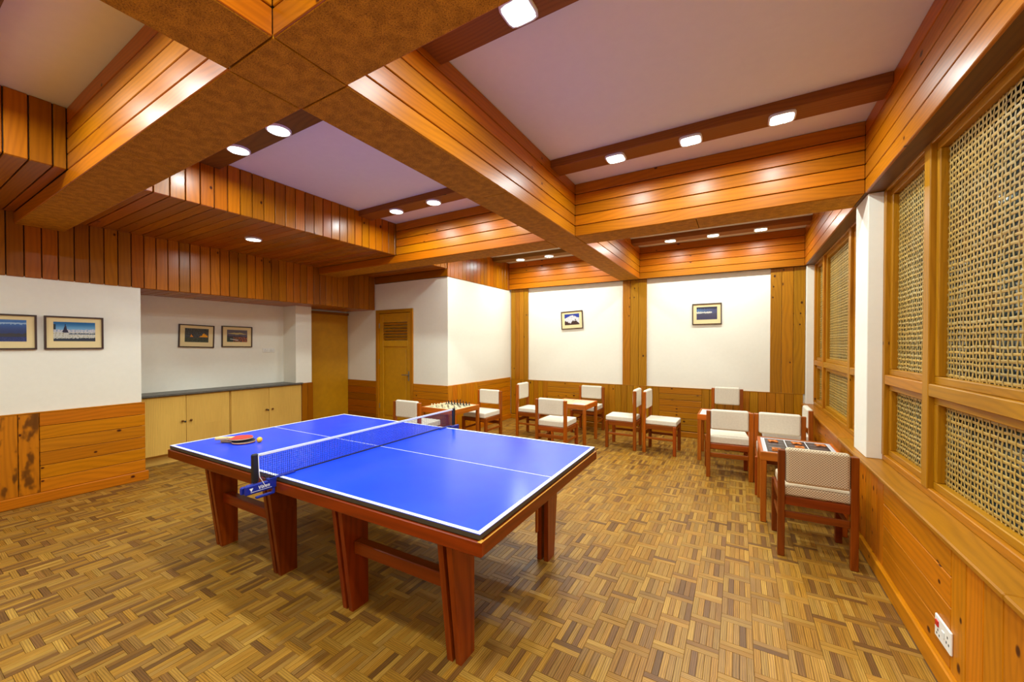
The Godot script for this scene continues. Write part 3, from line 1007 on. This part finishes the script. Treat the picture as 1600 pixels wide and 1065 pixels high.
# ---------------------------------------------------------------- table tennis
func build_pingpong() -> void:
	var t := thing("table_tennis_table", "blue table tennis table with white lines and mahogany legs", "table", Vector3(-2.252, 0, -2.013), 0.018)
	var h := 0.76
	var L := 1.37
	var W := 0.7625
	for s in [-1.0, 1.0]:
		var b := MB.new()
		b.box(Vector3(s * (L * 0.5 + 0.0005), h - 0.0015, 0), Vector3(L - 0.001, 0.003, 2 * W), 0.0)
		var top := put(b.mesh(), "playing_surface", M.blue, t)
		span("board", M.edge, t, Vector3(minf(s * 0.001, s * L), h - 0.024, -W), Vector3(maxf(s * 0.001, s * L), h - 0.003, W), 0.001)
		# painted lines
		for v in [-1.0, 1.0]:
			span("line", M.line, top, Vector3(minf(0, s * L), h - 0.001, v * W - 0.02 * maxf(v, 0)), Vector3(maxf(0, s * L), h + 0.0004, v * W + 0.02 * maxf(-v, 0)))
		span("line", M.line, top, Vector3(s * L - 0.02 * maxf(s, 0), h - 0.001, -W + 0.02), Vector3(s * L + 0.02 * maxf(-s, 0), h + 0.0004, W - 0.02))
		span("line", M.line, top, Vector3(minf(0, s * (L - 0.02)), h - 0.001, -0.0025), Vector3(maxf(0, s * (L - 0.02)), h + 0.0004, 0.0025))
		# aprons
		var ay0 := h - 0.089
		var ay1 := h - 0.028
		for v in [-1.0, 1.0]:
			plank(t, "mahogany", Vector3(minf(s * 0.002, s * (L + 0.012)), ay0, v * (W - 0.006) - 0.015), Vector3(maxf(s * 0.002, s * (L + 0.012)), ay1, v * (W - 0.006) + 0.015), 0.004, "apron")
		plank(t, "mahogany", Vector3(s * (L - 0.004) - 0.015, ay0 - 0.001, -W - 0.008), Vector3(s * (L - 0.004) + 0.015, ay1 - 0.0005, W + 0.008), 0.004, "apron")
		span("worn_corner", M.worn, t, Vector3(s * (L + 0.006) - 0.012, ay1 - 0.001, W - 0.016), Vector3(s * (L + 0.006) + 0.0065, ay1 + 0.0012, W + 0.0105), 0.0005)
		span("worn_edge", M.worn, t, Vector3(s * (L + 0.0085) - 0.003, ay1 - 0.003, -W), Vector3(s * (L + 0.0085) + 0.003, ay1 + 0.0005, W), 0.001)
		# legs in pairs of tapered planks
		for u in [1.095, 0.345]:
			for v in [-1.0, 1.0]:
				var lg := MB.new()
				lg.g = 1
				lg.uo = Vector2(rng.randf(), rng.randf())
				for k in [-1.0, 1.0]:
					var cx: float = s * u + k * 0.0255
					var t0 := cx - 0.0155
					var t1 := cx + 0.0155
					var zo: float = 0.655 * v
					var zi: float = 0.455 * v
					var zo2: float = 0.565 * v
					lg.prism([Vector3(t0, 0, zo2), Vector3(t1, 0, zo2), Vector3(t1, 0, zi), Vector3(t0, 0, zi)], [Vector3(t0, 0.725, zo), Vector3(t1, 0.725, zo), Vector3(t1, 0.725, zi), Vector3(t0, 0.725, zi)])
				var leg := put(lg.mesh(), "leg", M.mahogany[rng.randi() % 4], t)
				var bl := MB.new()
				bl.xf = Transform3D(Basis(Vector3.BACK, -PI / 2), Vector3(s * u + 0.041, 0.58, 0.52 * v))
				bl.lathe([[0.0, 0.0], [0.011, 0.0], [0.011, 0.003], [0.007, 0.008], [0.0, 0.008]], 10)
				put(bl.mesh(), "bolt", M.steel, leg)
		for v in [-1.0, 1.0]:
			plank(t, "mahogany", Vector3(minf(s * 0.39, s * 1.05), 0.33, v * 0.53 - 0.03), Vector3(maxf(s * 0.39, s * 1.05), 0.4, v * 0.53 + 0.03), 0.005, "stretcher")
		# cross bearers under the top
		for u in [1.095, 0.345]:
			plank(t, "mahogany", Vector3(s * u - 0.0085, 0.655, -0.74), Vector3(s * u + 0.0085, 0.735, 0.74), 0.003, "bearer")
	# folding stay hanging under the far corner
	var st := MB.new()
	st.g = 1
	st.box(Vector3(1.215, 0.525, -0.1), Vector3(0.012, 0.3, 0.024), 0.003)
	put(st.mesh(), "stay", M.table_wood[0], t)

	# net
	var nt := thing("net", "blue table tennis net with white tape clamped across the table", "net", Vector3(-2.252, 0.76, -2.013), 0.018)
	var hn := 0.1525
	var vp := 0.885
	for v in [-1.0, 1.0]:
		var po := MB.new()
		po.box(Vector3(0, 0.078, v * vp), Vector3(0.022, 0.158, 0.034), 0.006)
		put(po.mesh(), "post", M.black, nt)
		var cl := MB.new()
		cl.box(Vector3(0.012, -0.027, v * (W + 0.098)), Vector3(0.02, 0.05, 0.165), 0.005)
		cl.box(Vector3(-0.014, -0.03, v * (vp + 0.03)), Vector3(0.018, 0.042, 0.075), 0.006)
		cl.box(Vector3(-0.002, -0.022, v * (vp + 0.015)), Vector3(0.034, 0.034, 0.05), 0.004)
		cl.box(Vector3(0.012, 0.0045, v * (W - 0.02)), Vector3(0.024, 0.007, 0.15), 0.002)
		cl.box(Vector3(0.012, 0.0, v * (W + 0.04)), Vector3(0.022, 0.016, 0.05), 0.003)
		cl.box(Vector3(0.012, -0.078, v * (W + 0.075)), Vector3(0.018, 0.012, 0.1), 0.003)
		cl.box(Vector3(0.012, -0.06, v * (W + 0.03)), Vector3(0.016, 0.036, 0.014), 0.003)
		var cn := put(cl.mesh(), "clamp", M.clamp, nt)
		if v > 0:
			var tm := TextMesh.new()
			var fo := SystemFont.new()
			fo.font_names = PackedStringArray(["Droid Sans"])
			fo.font_italic = true
			fo.font_weight = 800
			tm.font = fo
			tm.text = "Vixen"
			tm.font_size = 32
			tm.pixel_size = 0.00072
			tm.depth = 0.0006
			var lt := put(tm, "lettering", M.line, cn, Vector3(0.0225, -0.024, W + 0.085))
			lt.rotation.y = PI / 2
			var lg2 := MB.new()
			lg2.prism([Vector3(0.0222, -0.018, W + 0.162), Vector3(0.0222, -0.018, W + 0.142), Vector3(0.0222, -0.036, W + 0.152)], [Vector3(0.0228, -0.018, W + 0.162), Vector3(0.0228, -0.018, W + 0.142), Vector3(0.0228, -0.036, W + 0.152)])
			put(lg2.mesh(), "emblem", M.line, cn)
			span("underline", M.line, cn, Vector3(0.0222, -0.0405, W + 0.045), Vector3(0.0228, -0.0385, W + 0.155))
	var tp := MB.new()
	tp.box(Vector3(0, hn - 0.007, 0), Vector3(0.004, 0.015, 2 * vp), 0.001)
	put(tp.mesh(), "tape", M.line, nt)
	var tb := MB.new()
	tb.box(Vector3(0, 0.004, 0), Vector3(0.003, 0.007, 2 * vp - 0.1), 0.0)
	put(tb.mesh(), "lower_cord", M.dark, nt)
	var ne := MB.new()
	var z := -vp
	while z < vp:
		ne.box(Vector3(0, hn * 0.5 - 0.004, z), Vector3(0.0014, hn - 0.014, 0.0014))
		z += 0.0125
	for k in 11:
		ne.box(Vector3(0, 0.012 + k * 0.0125, 0), Vector3(0.0014, 0.0014, 2 * vp))
	var ng := put(ne.mesh(), "netting", mat(Color8(16, 26, 82), 0.8), nt)
	ng.set_meta("kind", "stuff")
	var cd := MB.new()
	cd.tube([Vector3(0.006, hn - 0.004, vp - 0.03), Vector3(0.014, hn - 0.004, vp - 0.012), Vector3(0.016, 0.06, vp - 0.014), Vector3(0.018, 0.03, vp - 0.016), Vector3(0.025, -0.02, vp - 0.04)], 0.0022, 6)
	put(cd.mesh(), "tension_cord", M.line, nt)

	# bats and ball
	var ct := cos(0.018)
	var sn := sin(0.018)
	var loc := func(u: float, v: float, y: float) -> Vector3: return Vector3(-2.252 + ct * u + sn * v, y, -2.013 - sn * u + ct * v)
	bat("red rubber table tennis bat lying on top of a black one", loc.call(-1.015, 0.468, 0.7895), 0.72, [M.red_rubber, M.black_rubber], 0.0)
	bat("black rubber table tennis bat lying under the red one", loc.call(-1.0, 0.455, 0.7645), 0.5, [M.black_rubber, M.red_rubber], 0.0)
	var sp := SphereMesh.new()
	sp.radius = 0.02; sp.height = 0.04; sp.radial_segments = 24; sp.rings = 12
	var ba := put(sp, "table_tennis_ball", mat(Color8(250, 180, 20), 0.45), self, loc.call(-0.888, 0.38, 0.7805))
	tag(ba, "yellow table tennis ball on the blue table beside the bats", "ball")

func bat(label: String, at: Vector3, turn: float, rub: Array, tilt: float) -> void:
	var t := thing("table_tennis_bat", label, "bat", at, turn, "bats on the table tennis table")
	t.rotation.z = tilt
	var ring := func(s: float, y: float) -> Array:
		var q := []
		for k in 28:
			var a := TAU * k / 28
			q.append(Vector3(cos(a) * 0.079 * s + 0.02, y, sin(a) * 0.075 * s))
		return q
	var wd := MB.new()
	wd.prism(ring.call(1.0, 0.004), ring.call(1.0, 0.010))
	put(wd.mesh(), "blade", M.bat_wood, t)
	var top := MB.new()
	top.prism(ring.call(0.985, 0.0101), ring.call(0.98, 0.0138))
	put(top.mesh(), "rubber", rub[0], t)
	var bot := MB.new()
	bot.prism(ring.call(0.98, 0.0002), ring.call(0.985, 0.0039))
	put(bot.mesh(), "rubber", rub[1], t)
	var hd := MB.new()
	hd.box(Vector3(-0.108, 0.008, 0), Vector3(0.1, 0.024, 0.028), 0.007)
	hd.prism([Vector3(-0.075, -0.002, -0.013), Vector3(-0.075, -0.002, 0.013), Vector3(-0.035, 0.002, 0.034), Vector3(-0.035, 0.002, -0.034)], [Vector3(-0.075, 0.0185, -0.013), Vector3(-0.075, 0.0185, 0.013), Vector3(-0.035, 0.0142, 0.034), Vector3(-0.035, 0.0142, -0.034)])
	put(hd.mesh(), "handle", M.bat_wood, t)

# ---------------------------------------------------------------- chairs and game tables
func cushion(b: MB, c: Vector3, s: Vector3, rad: float, bulge: Vector3) -> void:
	# padded block with rounded edges, swelling a little in the middle
	var h := s * 0.5
	var r := minf(rad, minf(h.x, minf(h.y, h.z)) * 0.98)
	var ticks := func(e: float) -> Array:
		var q := []
		for f in [0.0, 0.12, 0.4, 1.0]: q.append(-e + r * f)
		for f in [-0.5, 0.0, 0.5]: q.append((e - r) * f)
		for f in [1.0, 0.4, 0.12, 0.0]: q.append(e - r * f)
		return q
	for a in 3:
		var i := (a + 1) % 3
		var j := (a + 2) % 3
		var ti: Array = ticks.call(h[i])
		var tj: Array = ticks.call(h[j])
		for sg in [-1.0, 1.0]:
			var rows := []
			for u in ti:
				var row := []
				for v in tj:
					var p := Vector3.ZERO
					p[a] = sg * h[a]; p[i] = u; p[j] = v
					var inner := Vector3.ZERO
					for k in 3: inner[k] = clampf(p[k], -(h[k] - r), h[k] - r)
					var n := (p - inner).normalized()
					var o := inner + n * r
					var fx := 1.0 - pow(o.x / h.x, 2.0)
					var fo := 1.0 - pow((o.z / h.z) if bulge.y != 0.0 else (o.y / h.y), 2.0)
					o += bulge * maxf(fx, 0.0) * maxf(fo, 0.0)
					row.append([c + o, n])
				rows.append(row)
			b.smooth_grid(rows, false)

# p: w, d = leg spacing; post = post height; seat = rail top; st = seat top; b0, b1 = back pad
func make_chair(called: String, p: Dictionary, wood: Array, cloth: Material) -> Node3D:
	var t := thing(called, "chair", "chair")
	var w: float = p.w * 0.5
	var d: float = p.d * 0.5
	var lt := 0.042
	var k := 0
	for sx in [-1.0, 1.0]:
		for sz in [-1.0, 1.0]:
			var hgt: float = p.post if sz > 0 else p.seat
			var b := MB.new()
			b.g = 1
			b.uo = Vector2(rng.randf(), rng.randf())
			b.box(Vector3(sx * w, hgt * 0.5, sz * d), Vector3(lt, hgt, lt), 0.004)
			put(b.mesh(), "leg" if sz < 0 else "back_post", wood[k % wood.size()], t)
			k += 1
	var r0: float = p.seat - 0.06
	for sx in [-1.0, 1.0]:
		span("side_rail", wood[0], t, Vector3(sx * w - 0.012, r0, -d + lt * 0.5), Vector3(sx * w + 0.012, p.seat, d - lt * 0.5), 0.003)
		span("side_stretcher", wood[1], t, Vector3(sx * w - 0.009, p.seat - 0.2, -d + lt * 0.5), Vector3(sx * w + 0.009, p.seat - 0.17, d - lt * 0.5), 0.003)
	span("back_rail", wood[2], t, Vector3(-w + lt * 0.5, r0, d - 0.012), Vector3(w - lt * 0.5, p.seat, d + 0.012), 0.003)
	span("front_rail", wood[0], t, Vector3(-w + lt * 0.5, r0, -d - 0.012), Vector3(w - lt * 0.5, p.seat, -d + 0.012), 0.003)
	span("back_stretcher", wood[1], t, Vector3(-w + lt * 0.5, p.seat - 0.155, d - 0.009), Vector3(w - lt * 0.5, p.seat - 0.105, d + 0.009), 0.003)
	var s := MB.new()
	var th: float = p.st - p.seat
	cushion(s, Vector3(0, p.seat + th * 0.5 + 0.001, -0.012), Vector3(p.w - 0.005, th, p.d + 0.02), 0.016, Vector3(0, 0.01, 0))
	put(s.mesh(), "seat", cloth, t)
	var bk := MB.new()
	cushion(bk, Vector3(0, (p.b0 + p.b1) * 0.5, d - 0.004), Vector3(p.w - lt - 0.002, p.b1 - p.b0, 0.058), 0.022, Vector3(0, 0, -0.016))
	put(bk.mesh(), "backrest", cloth, t)
	return t

func game_table(at: Vector3, size: Vector2, h: float, label: String, tex: Texture2D, rough: float) -> Node3D:
	var t := thing("game_table", label, "table", at, 0.0, "low board game tables")
	var hx := size.x * 0.5
	var hz := size.y * 0.5
	var rim := 0.022
	for sx in [-1.0, 1.0]:
		for sz in [-1.0, 1.0]:
			var b := MB.new()
			b.g = 1
			b.box(Vector3(sx * (hx - 0.024), (h - 0.008) * 0.5, sz * (hz - 0.024)), Vector3(0.044, h - 0.008, 0.044), 0.004)
			put(b.mesh(), "leg", M.table_wood[rng.randi() % 3], t)
	for s in [-1.0, 1.0]:
		plank(t, "table_wood", Vector3(-hx, h - 0.075, s * (hz - rim * 0.5) - rim * 0.5), Vector3(hx, h, s * (hz - rim * 0.5) + rim * 0.5), 0.004, "rim")
		plank(t, "table_wood", Vector3(s * (hx - rim * 0.5) - rim * 0.5, h - 0.075, -hz + rim), Vector3(s * (hx - rim * 0.5) + rim * 0.5, h - 0.0003, hz - rim), 0.004, "rim")
	var b2 := MB.new()
	b2.box(Vector3(0, h - 0.015, 0), Vector3(size.x - 2 * rim, 0.016, size.y - 2 * rim), 0.0)
	put(b2.mesh(), "panel", M.edge, t)
	var pl := PlaneMesh.new()
	pl.size = Vector2(size.x - 2 * rim, size.y - 2 * rim)
	put(pl, "playing_board", mat(Color.WHITE, rough, tex), t, Vector3(0, h - 0.0065, 0))
	return t

func tex_chess() -> ImageTexture:
	var im := Image.create(144, 144, false, Image.FORMAT_RGB8)
	im.fill(Color8(236, 218, 170))
	for i in 8:
		for j in 8:
			im.fill_rect(Rect2i(16 + i * 14, 16 + j * 14, 14, 14), Color8(238, 222, 176) if (i + j) % 2 == 0 else Color8(70, 60, 44))
	im.generate_mipmaps()
	return ImageTexture.create_from_image(im)

func tex_ludo() -> ImageTexture:
	var im := Image.create(160, 160, false, Image.FORMAT_RGB8)
	im.fill(Color8(234, 214, 160))
	var cs := [Color8(222, 150, 110), Color8(150, 160, 150), Color8(214, 190, 70), Color8(170, 150, 190)]
	for k in 4:
		var o := Vector2i(14 + 82 * (k % 2), 14 + 82 * (k / 2))
		im.fill_rect(Rect2i(o, Vector2i(50, 50)), cs[k])
		im.fill_rect(Rect2i(o + Vector2i(8, 8), Vector2i(34, 34)), Color8(240, 224, 178))
		for q in 4: im.fill_rect(Rect2i(o + Vector2i(14 + 14 * (q % 2), 14 + 14 * (q / 2)), Vector2i(8, 8)), cs[k])
	for k in 13:
		for c in 2:
			im.fill_rect(Rect2i(68 + 12 * c, 4 + k * 12, 1, 10), Color8(130, 100, 60))
			im.fill_rect(Rect2i(4 + k * 12, 68 + 12 * c, 10, 1), Color8(130, 100, 60))
	im.generate_mipmaps()
	return ImageTexture.create_from_image(im)

func tex_ladder() -> ImageTexture:
	var im := Image.create(160, 160, false, Image.FORMAT_RGB8)
	im.fill(Color8(232, 222, 206))
	for i in 10:
		for j in 10:
			if (i + j) % 2 == 0: im.fill_rect(Rect2i(10 + i * 14, 10 + j * 14, 14, 14), Color8(176, 172, 188))
	im.generate_mipmaps()
	return ImageTexture.create_from_image(im)

func tex_noughts() -> ImageTexture:
	var im := Image.create(512, 512, false, Image.FORMAT_RGB8)
	im.fill(Color8(196, 190, 190))
	im.fill_rect(Rect2i(24, 18, 464, 476), Color8(238, 234, 230))
	im.fill_rect(Rect2i(30, 24, 452, 464), Color8(52, 46, 48))
	for k in 2:
		im.fill_rect(Rect2i(30 + 151 * (k + 1) - 3, 24, 7, 464), Color8(232, 228, 224))
	for k in 3:
		for j in 4:
			im.fill_rect(Rect2i(30 + 151 * k + 18, 24 + 96 * (j + 1) - 2, 115, 4), Color8(200, 196, 194))
	im.generate_mipmaps()
	return ImageTexture.create_from_image(im)

func place(proto: Node3D, first: Array, x: float, z: float, turn: float, label: String) -> void:
	var o: Node3D
	if first[0]:
		o = proto
		first[0] = false
	else:
		o = proto.duplicate()
		o.name = numbered("chair")
		add_child(o)
	o.position = Vector3(x, 0, z)
	o.rotation.y = turn
	o.set_meta("label", label)
	o.set_meta("group", "chairs around the game tables")

func build_games() -> void:
	# chairs face -z at turn 0; the back posts stand at +z
	var low := {w = 0.415, d = 0.43, post = 0.755, seat = 0.385, st = 0.465, b0 = 0.545, b1 = 0.772}
	var tall := {w = 0.375, d = 0.395, post = 0.842, seat = 0.395, st = 0.465, b0 = 0.6, b1 = 0.862}
	var near := {w = 0.40, d = 0.43, post = 0.757, seat = 0.43, st = 0.5, b0 = 0.525, b1 = 0.775}
	var pl := make_chair("chair", low, M.chair, M.cloth)
	var f1 := [true]
	place(pl, f1, -3.733, -3.99, 0.04, "low chair with cream pads, back to the table tennis table, at the chess table")
	place(pl, f1, -3.486, -5.19, PI, "low chair with cream pads behind the chess table, facing the table tennis table")
	place(pl, f1, -2.19, -5.145, 0.01, "low chair with cream pads, back to the table tennis table, at the cream-topped table")
	place(pl, f1, -2.25, -6.635, PI, "low chair with cream pads against the far wall behind the cream-topped table")
	place(pl, f1, -0.107, -5.29, 0.1, "low cream chair with its back to the room, at the checked game table")
	place(pl, f1, 0.375, -4.905, PI, "low cream chair behind the black noughts and crosses table")
	place(pl, f1, 0.487, -5.81, PI / 2, "low cream chair against the cane window wall beside the checked game table")
	var pt := make_chair("chair", tall, M.chair, M.cloth)
	var f2 := [true]
	place(pt, f2, -2.937, -5.89, -PI / 2, "tall cream chair by the closet corner, side-on to the cream-topped table")
	place(pt, f2, -1.458, -5.935, PI / 2, "tall cream chair facing the closet, back to back with another chair")
	place(pt, f2, -0.925, -5.92, -PI / 2 - 0.03, "tall cream chair facing the cane windows, back to back with another chair")
	place(pt, f2, -0.147, -6.64, PI, "tall cream chair against the far wall behind the checked game table")
	var pn := make_chair("chair", near, M.chair_dark, M.weave)
	place(pn, [true], 0.462, -3.66, 0.02, "dark red-brown chair with brown woven upholstery at the noughts and crosses table")

	game_table(Vector3(-3.665, 0, -4.615), Vector2(0.62, 0.62), 0.6, "low wooden table with a chess board top in the closet corner", tex_chess(), 0.4)
	game_table(Vector3(-2.215, 0, -5.885), Vector2(0.57, 0.58), 0.61, "low wooden table with a cream printed game board top", tex_ludo(), 0.35)
	game_table(Vector3(-0.158, 0, -5.975), Vector2(0.6, 0.54), 0.6, "low wooden table with a pale checked game board top", tex_ladder(), 0.35)
	game_table(Vector3(0.45, 0, -4.325), Vector2(0.575, 0.66), 0.6, "low wooden table with a black noughts and crosses board", tex_noughts(), 0.3)

	# chess pieces
	var kinds := ["rook", "knight", "bishop", "queen", "king", "bishop", "knight", "rook"]
	var prof := {
		pawn = [[0.0, 0.0], [0.011, 0.0], [0.011, 0.004], [0.006, 0.009], [0.004, 0.022], [0.007, 0.025], [0.0075, 0.031], [0.005, 0.036], [0.0, 0.038]],
		rook = [[0.0, 0.0], [0.013, 0.0], [0.013, 0.005], [0.008, 0.011], [0.007, 0.03], [0.0105, 0.033], [0.0105, 0.043], [0.006, 0.043], [0.006, 0.039], [0.0, 0.039]],
		bishop = [[0.0, 0.0], [0.013, 0.0], [0.013, 0.005], [0.007, 0.011], [0.005, 0.034], [0.009, 0.037], [0.0085, 0.047], [0.004, 0.056], [0.0, 0.059]],
		queen = [[0.0, 0.0], [0.014, 0.0], [0.014, 0.006], [0.008, 0.013], [0.006, 0.046], [0.009, 0.05], [0.0115, 0.063], [0.007, 0.064], [0.004, 0.069], [0.0, 0.07]],
		king = [[0.0, 0.0], [0.014, 0.0], [0.014, 0.006], [0.0085, 0.013], [0.0065, 0.05], [0.0095, 0.053], [0.0105, 0.066], [0.004, 0.069], [0.003, 0.079], [0.0, 0.08]],
		knight = [[0.0, 0.0], [0.013, 0.0], [0.013, 0.005], [0.008, 0.011], [0.0065, 0.022], [0.0, 0.024]]}
	var mm := {}
	for k in prof:
		var b := MB.new()
		b.lathe(prof[k], 10)
		if k == "knight":
			b.prism([Vector3(-0.006, 0.018, 0.005), Vector3(0.006, 0.018, 0.005), Vector3(0.014, 0.037, 0.004), Vector3(0.01, 0.044, 0.004), Vector3(0.0, 0.05, 0.004), Vector3(-0.008, 0.04, 0.005)], [Vector3(-0.006, 0.018, -0.005), Vector3(0.006, 0.018, -0.005), Vector3(0.014, 0.037, -0.004), Vector3(0.01, 0.044, -0.004), Vector3(0.0, 0.05, -0.004), Vector3(-0.008, 0.04, -0.005)])
		mm[k] = b.mesh()
	var cream := mat(Color8(240, 226, 186), 0.35)
	var ebony := mat(Color8(40, 24, 18), 0.35)
	var sq := 0.576 * 14.0 / 144.0
	for side in 2:
		for rk in 2:
			for i in 8:
				var kd: String = kinds[i] if rk == 0 else "pawn"
				var row := (7 - rk) if side == 0 else rk
				var at := Vector3(-3.665 + (i - 3.5) * sq, 0.594, -4.615 + (row - 3.5) * sq)
				var o := put(mm[kd], "chess_" + kd, cream if side == 0 else ebony, self, at)
				o.rotation.y = PI / 2 if side == 0 else -PI / 2
				var cn := "cream" if side == 0 else "dark"
				var lb := cn + " chess " + kd + " standing on the chess board table"
				tag(o, lb, "chess piece", cn + " chess pieces")
	# noughts and crosses
	var orange := mat(Color8(206, 110, 28), 0.5)
	var xm := MB.new()
	for s in [-1.0, 1.0]:
		xm.xf = Transform3D(Basis(Vector3.UP, s * PI / 4), Vector3.ZERO)
		xm.box(Vector3(0, 0.0065, 0), Vector3(0.092, 0.012 + 0.0004 * s, 0.022), 0.003)
	var xmesh := xm.mesh()
	var om := MB.new()
	var rows := []
	for k in 4:
		var pr: Array = [[0.045, 0.0], [0.045, 0.018], [0.02, 0.018], [0.02, 0.0]][k]
		var ring := []
		for j in 4:
			var an := TAU * j / 4 + PI / 4
			ring.append(Vector3(cos(an) * pr[0], pr[1], sin(an) * pr[0]))
		rows.append(ring)
	for k in 4:
		var k2 := (k + 1) % 4
		for j in 4:
			var j2 := (j + 1) % 4
			var md: Vector3 = (rows[k][j] + rows[k][j2]) * 0.5
			var od: Vector3 = [Vector3(md.x, 0, md.z), Vector3.UP, -Vector3(md.x, 0, md.z), Vector3.DOWN][k]
			om.poly([rows[k][j], rows[k][j2], rows[k2][j2], rows[k2][j]], od)
	var omesh := om.mesh()
	var ty := 0.594
	for q in [[0.28, -4.475, "aisle"], [0.46, -4.485, "middle"], [0.635, -4.505, "window-side"]]:
		var o := put(xmesh, "wooden_cross", orange, self, Vector3(q[0], ty, q[1]))
		o.rotation.y = 0.12
		tag(o, "orange wooden cross in the " + q[2] + " column of the black game board", "game piece", "orange noughts and crosses")
	for q in [[0.283, -4.115, "aisle"], [0.462, -4.29, "middle"]]:
		var o := put(omesh, "wooden_nought", orange, self, Vector3(q[0], ty, q[1]))
		tag(o, "orange square wooden nought in the " + q[2] + " column of the black game board", "game piece", "orange noughts and crosses")

# ---------------------------------------------------------------- sockets
func build_small() -> void:
	var s := thing("power_socket", "white twin socket plate on the plaster above the cupboards", "socket", Vector3(XREC + 0.0005, 1.413, -3.495), PI / 2)
	span("plate", M.white_plastic, s, Vector3(-0.095, -0.033, 0), Vector3(0.095, 0.033, 0.009), 0.003)
	for cx in [-0.045, 0.045]:
		for hxy in [[0.0, 0.012], [-0.011, -0.01], [0.011, -0.01]]:
			span("pin_hole", M.dark, s, Vector3(cx - 0.012 + hxy[0] - 0.003, hxy[1] - 0.004, 0.008), Vector3(cx - 0.012 + hxy[0] + 0.003, hxy[1] + 0.004, 0.0095))
		span("switch", M.trim_white, s, Vector3(cx + 0.014, -0.012, 0.008), Vector3(cx + 0.026, 0.012, 0.013), 0.002)
	var q := thing("switched_socket", "white switched socket with a red rocker on the wainscot below the cane window", "socket", Vector3(XR - 0.0005, 0.228, -2.487), -PI / 2)
	span("plate", M.white_plastic, q, Vector3(-0.078, -0.05, 0), Vector3(0.078, 0.05, 0.009), 0.003)
	span("rocker", mat(Color8(190, 24, 20), 0.35), q, Vector3(-0.062, 0.004, 0.008), Vector3(-0.034, 0.03, 0.014), 0.002)
	span("switch", M.trim_white, q, Vector3(0.0, -0.012, 0.008), Vector3(0.024, 0.016, 0.013), 0.002)
	for hxy in [[-0.045, -0.012], [-0.055, -0.03], [-0.03, -0.03], [0.05, 0.012], [0.04, -0.014], [0.062, -0.014]]:
		span("pin_hole", M.dark, q, Vector3(hxy[0] - 0.004, hxy[1] - 0.005, 0.008), Vector3(hxy[0] + 0.004, hxy[1] + 0.005, 0.0095))
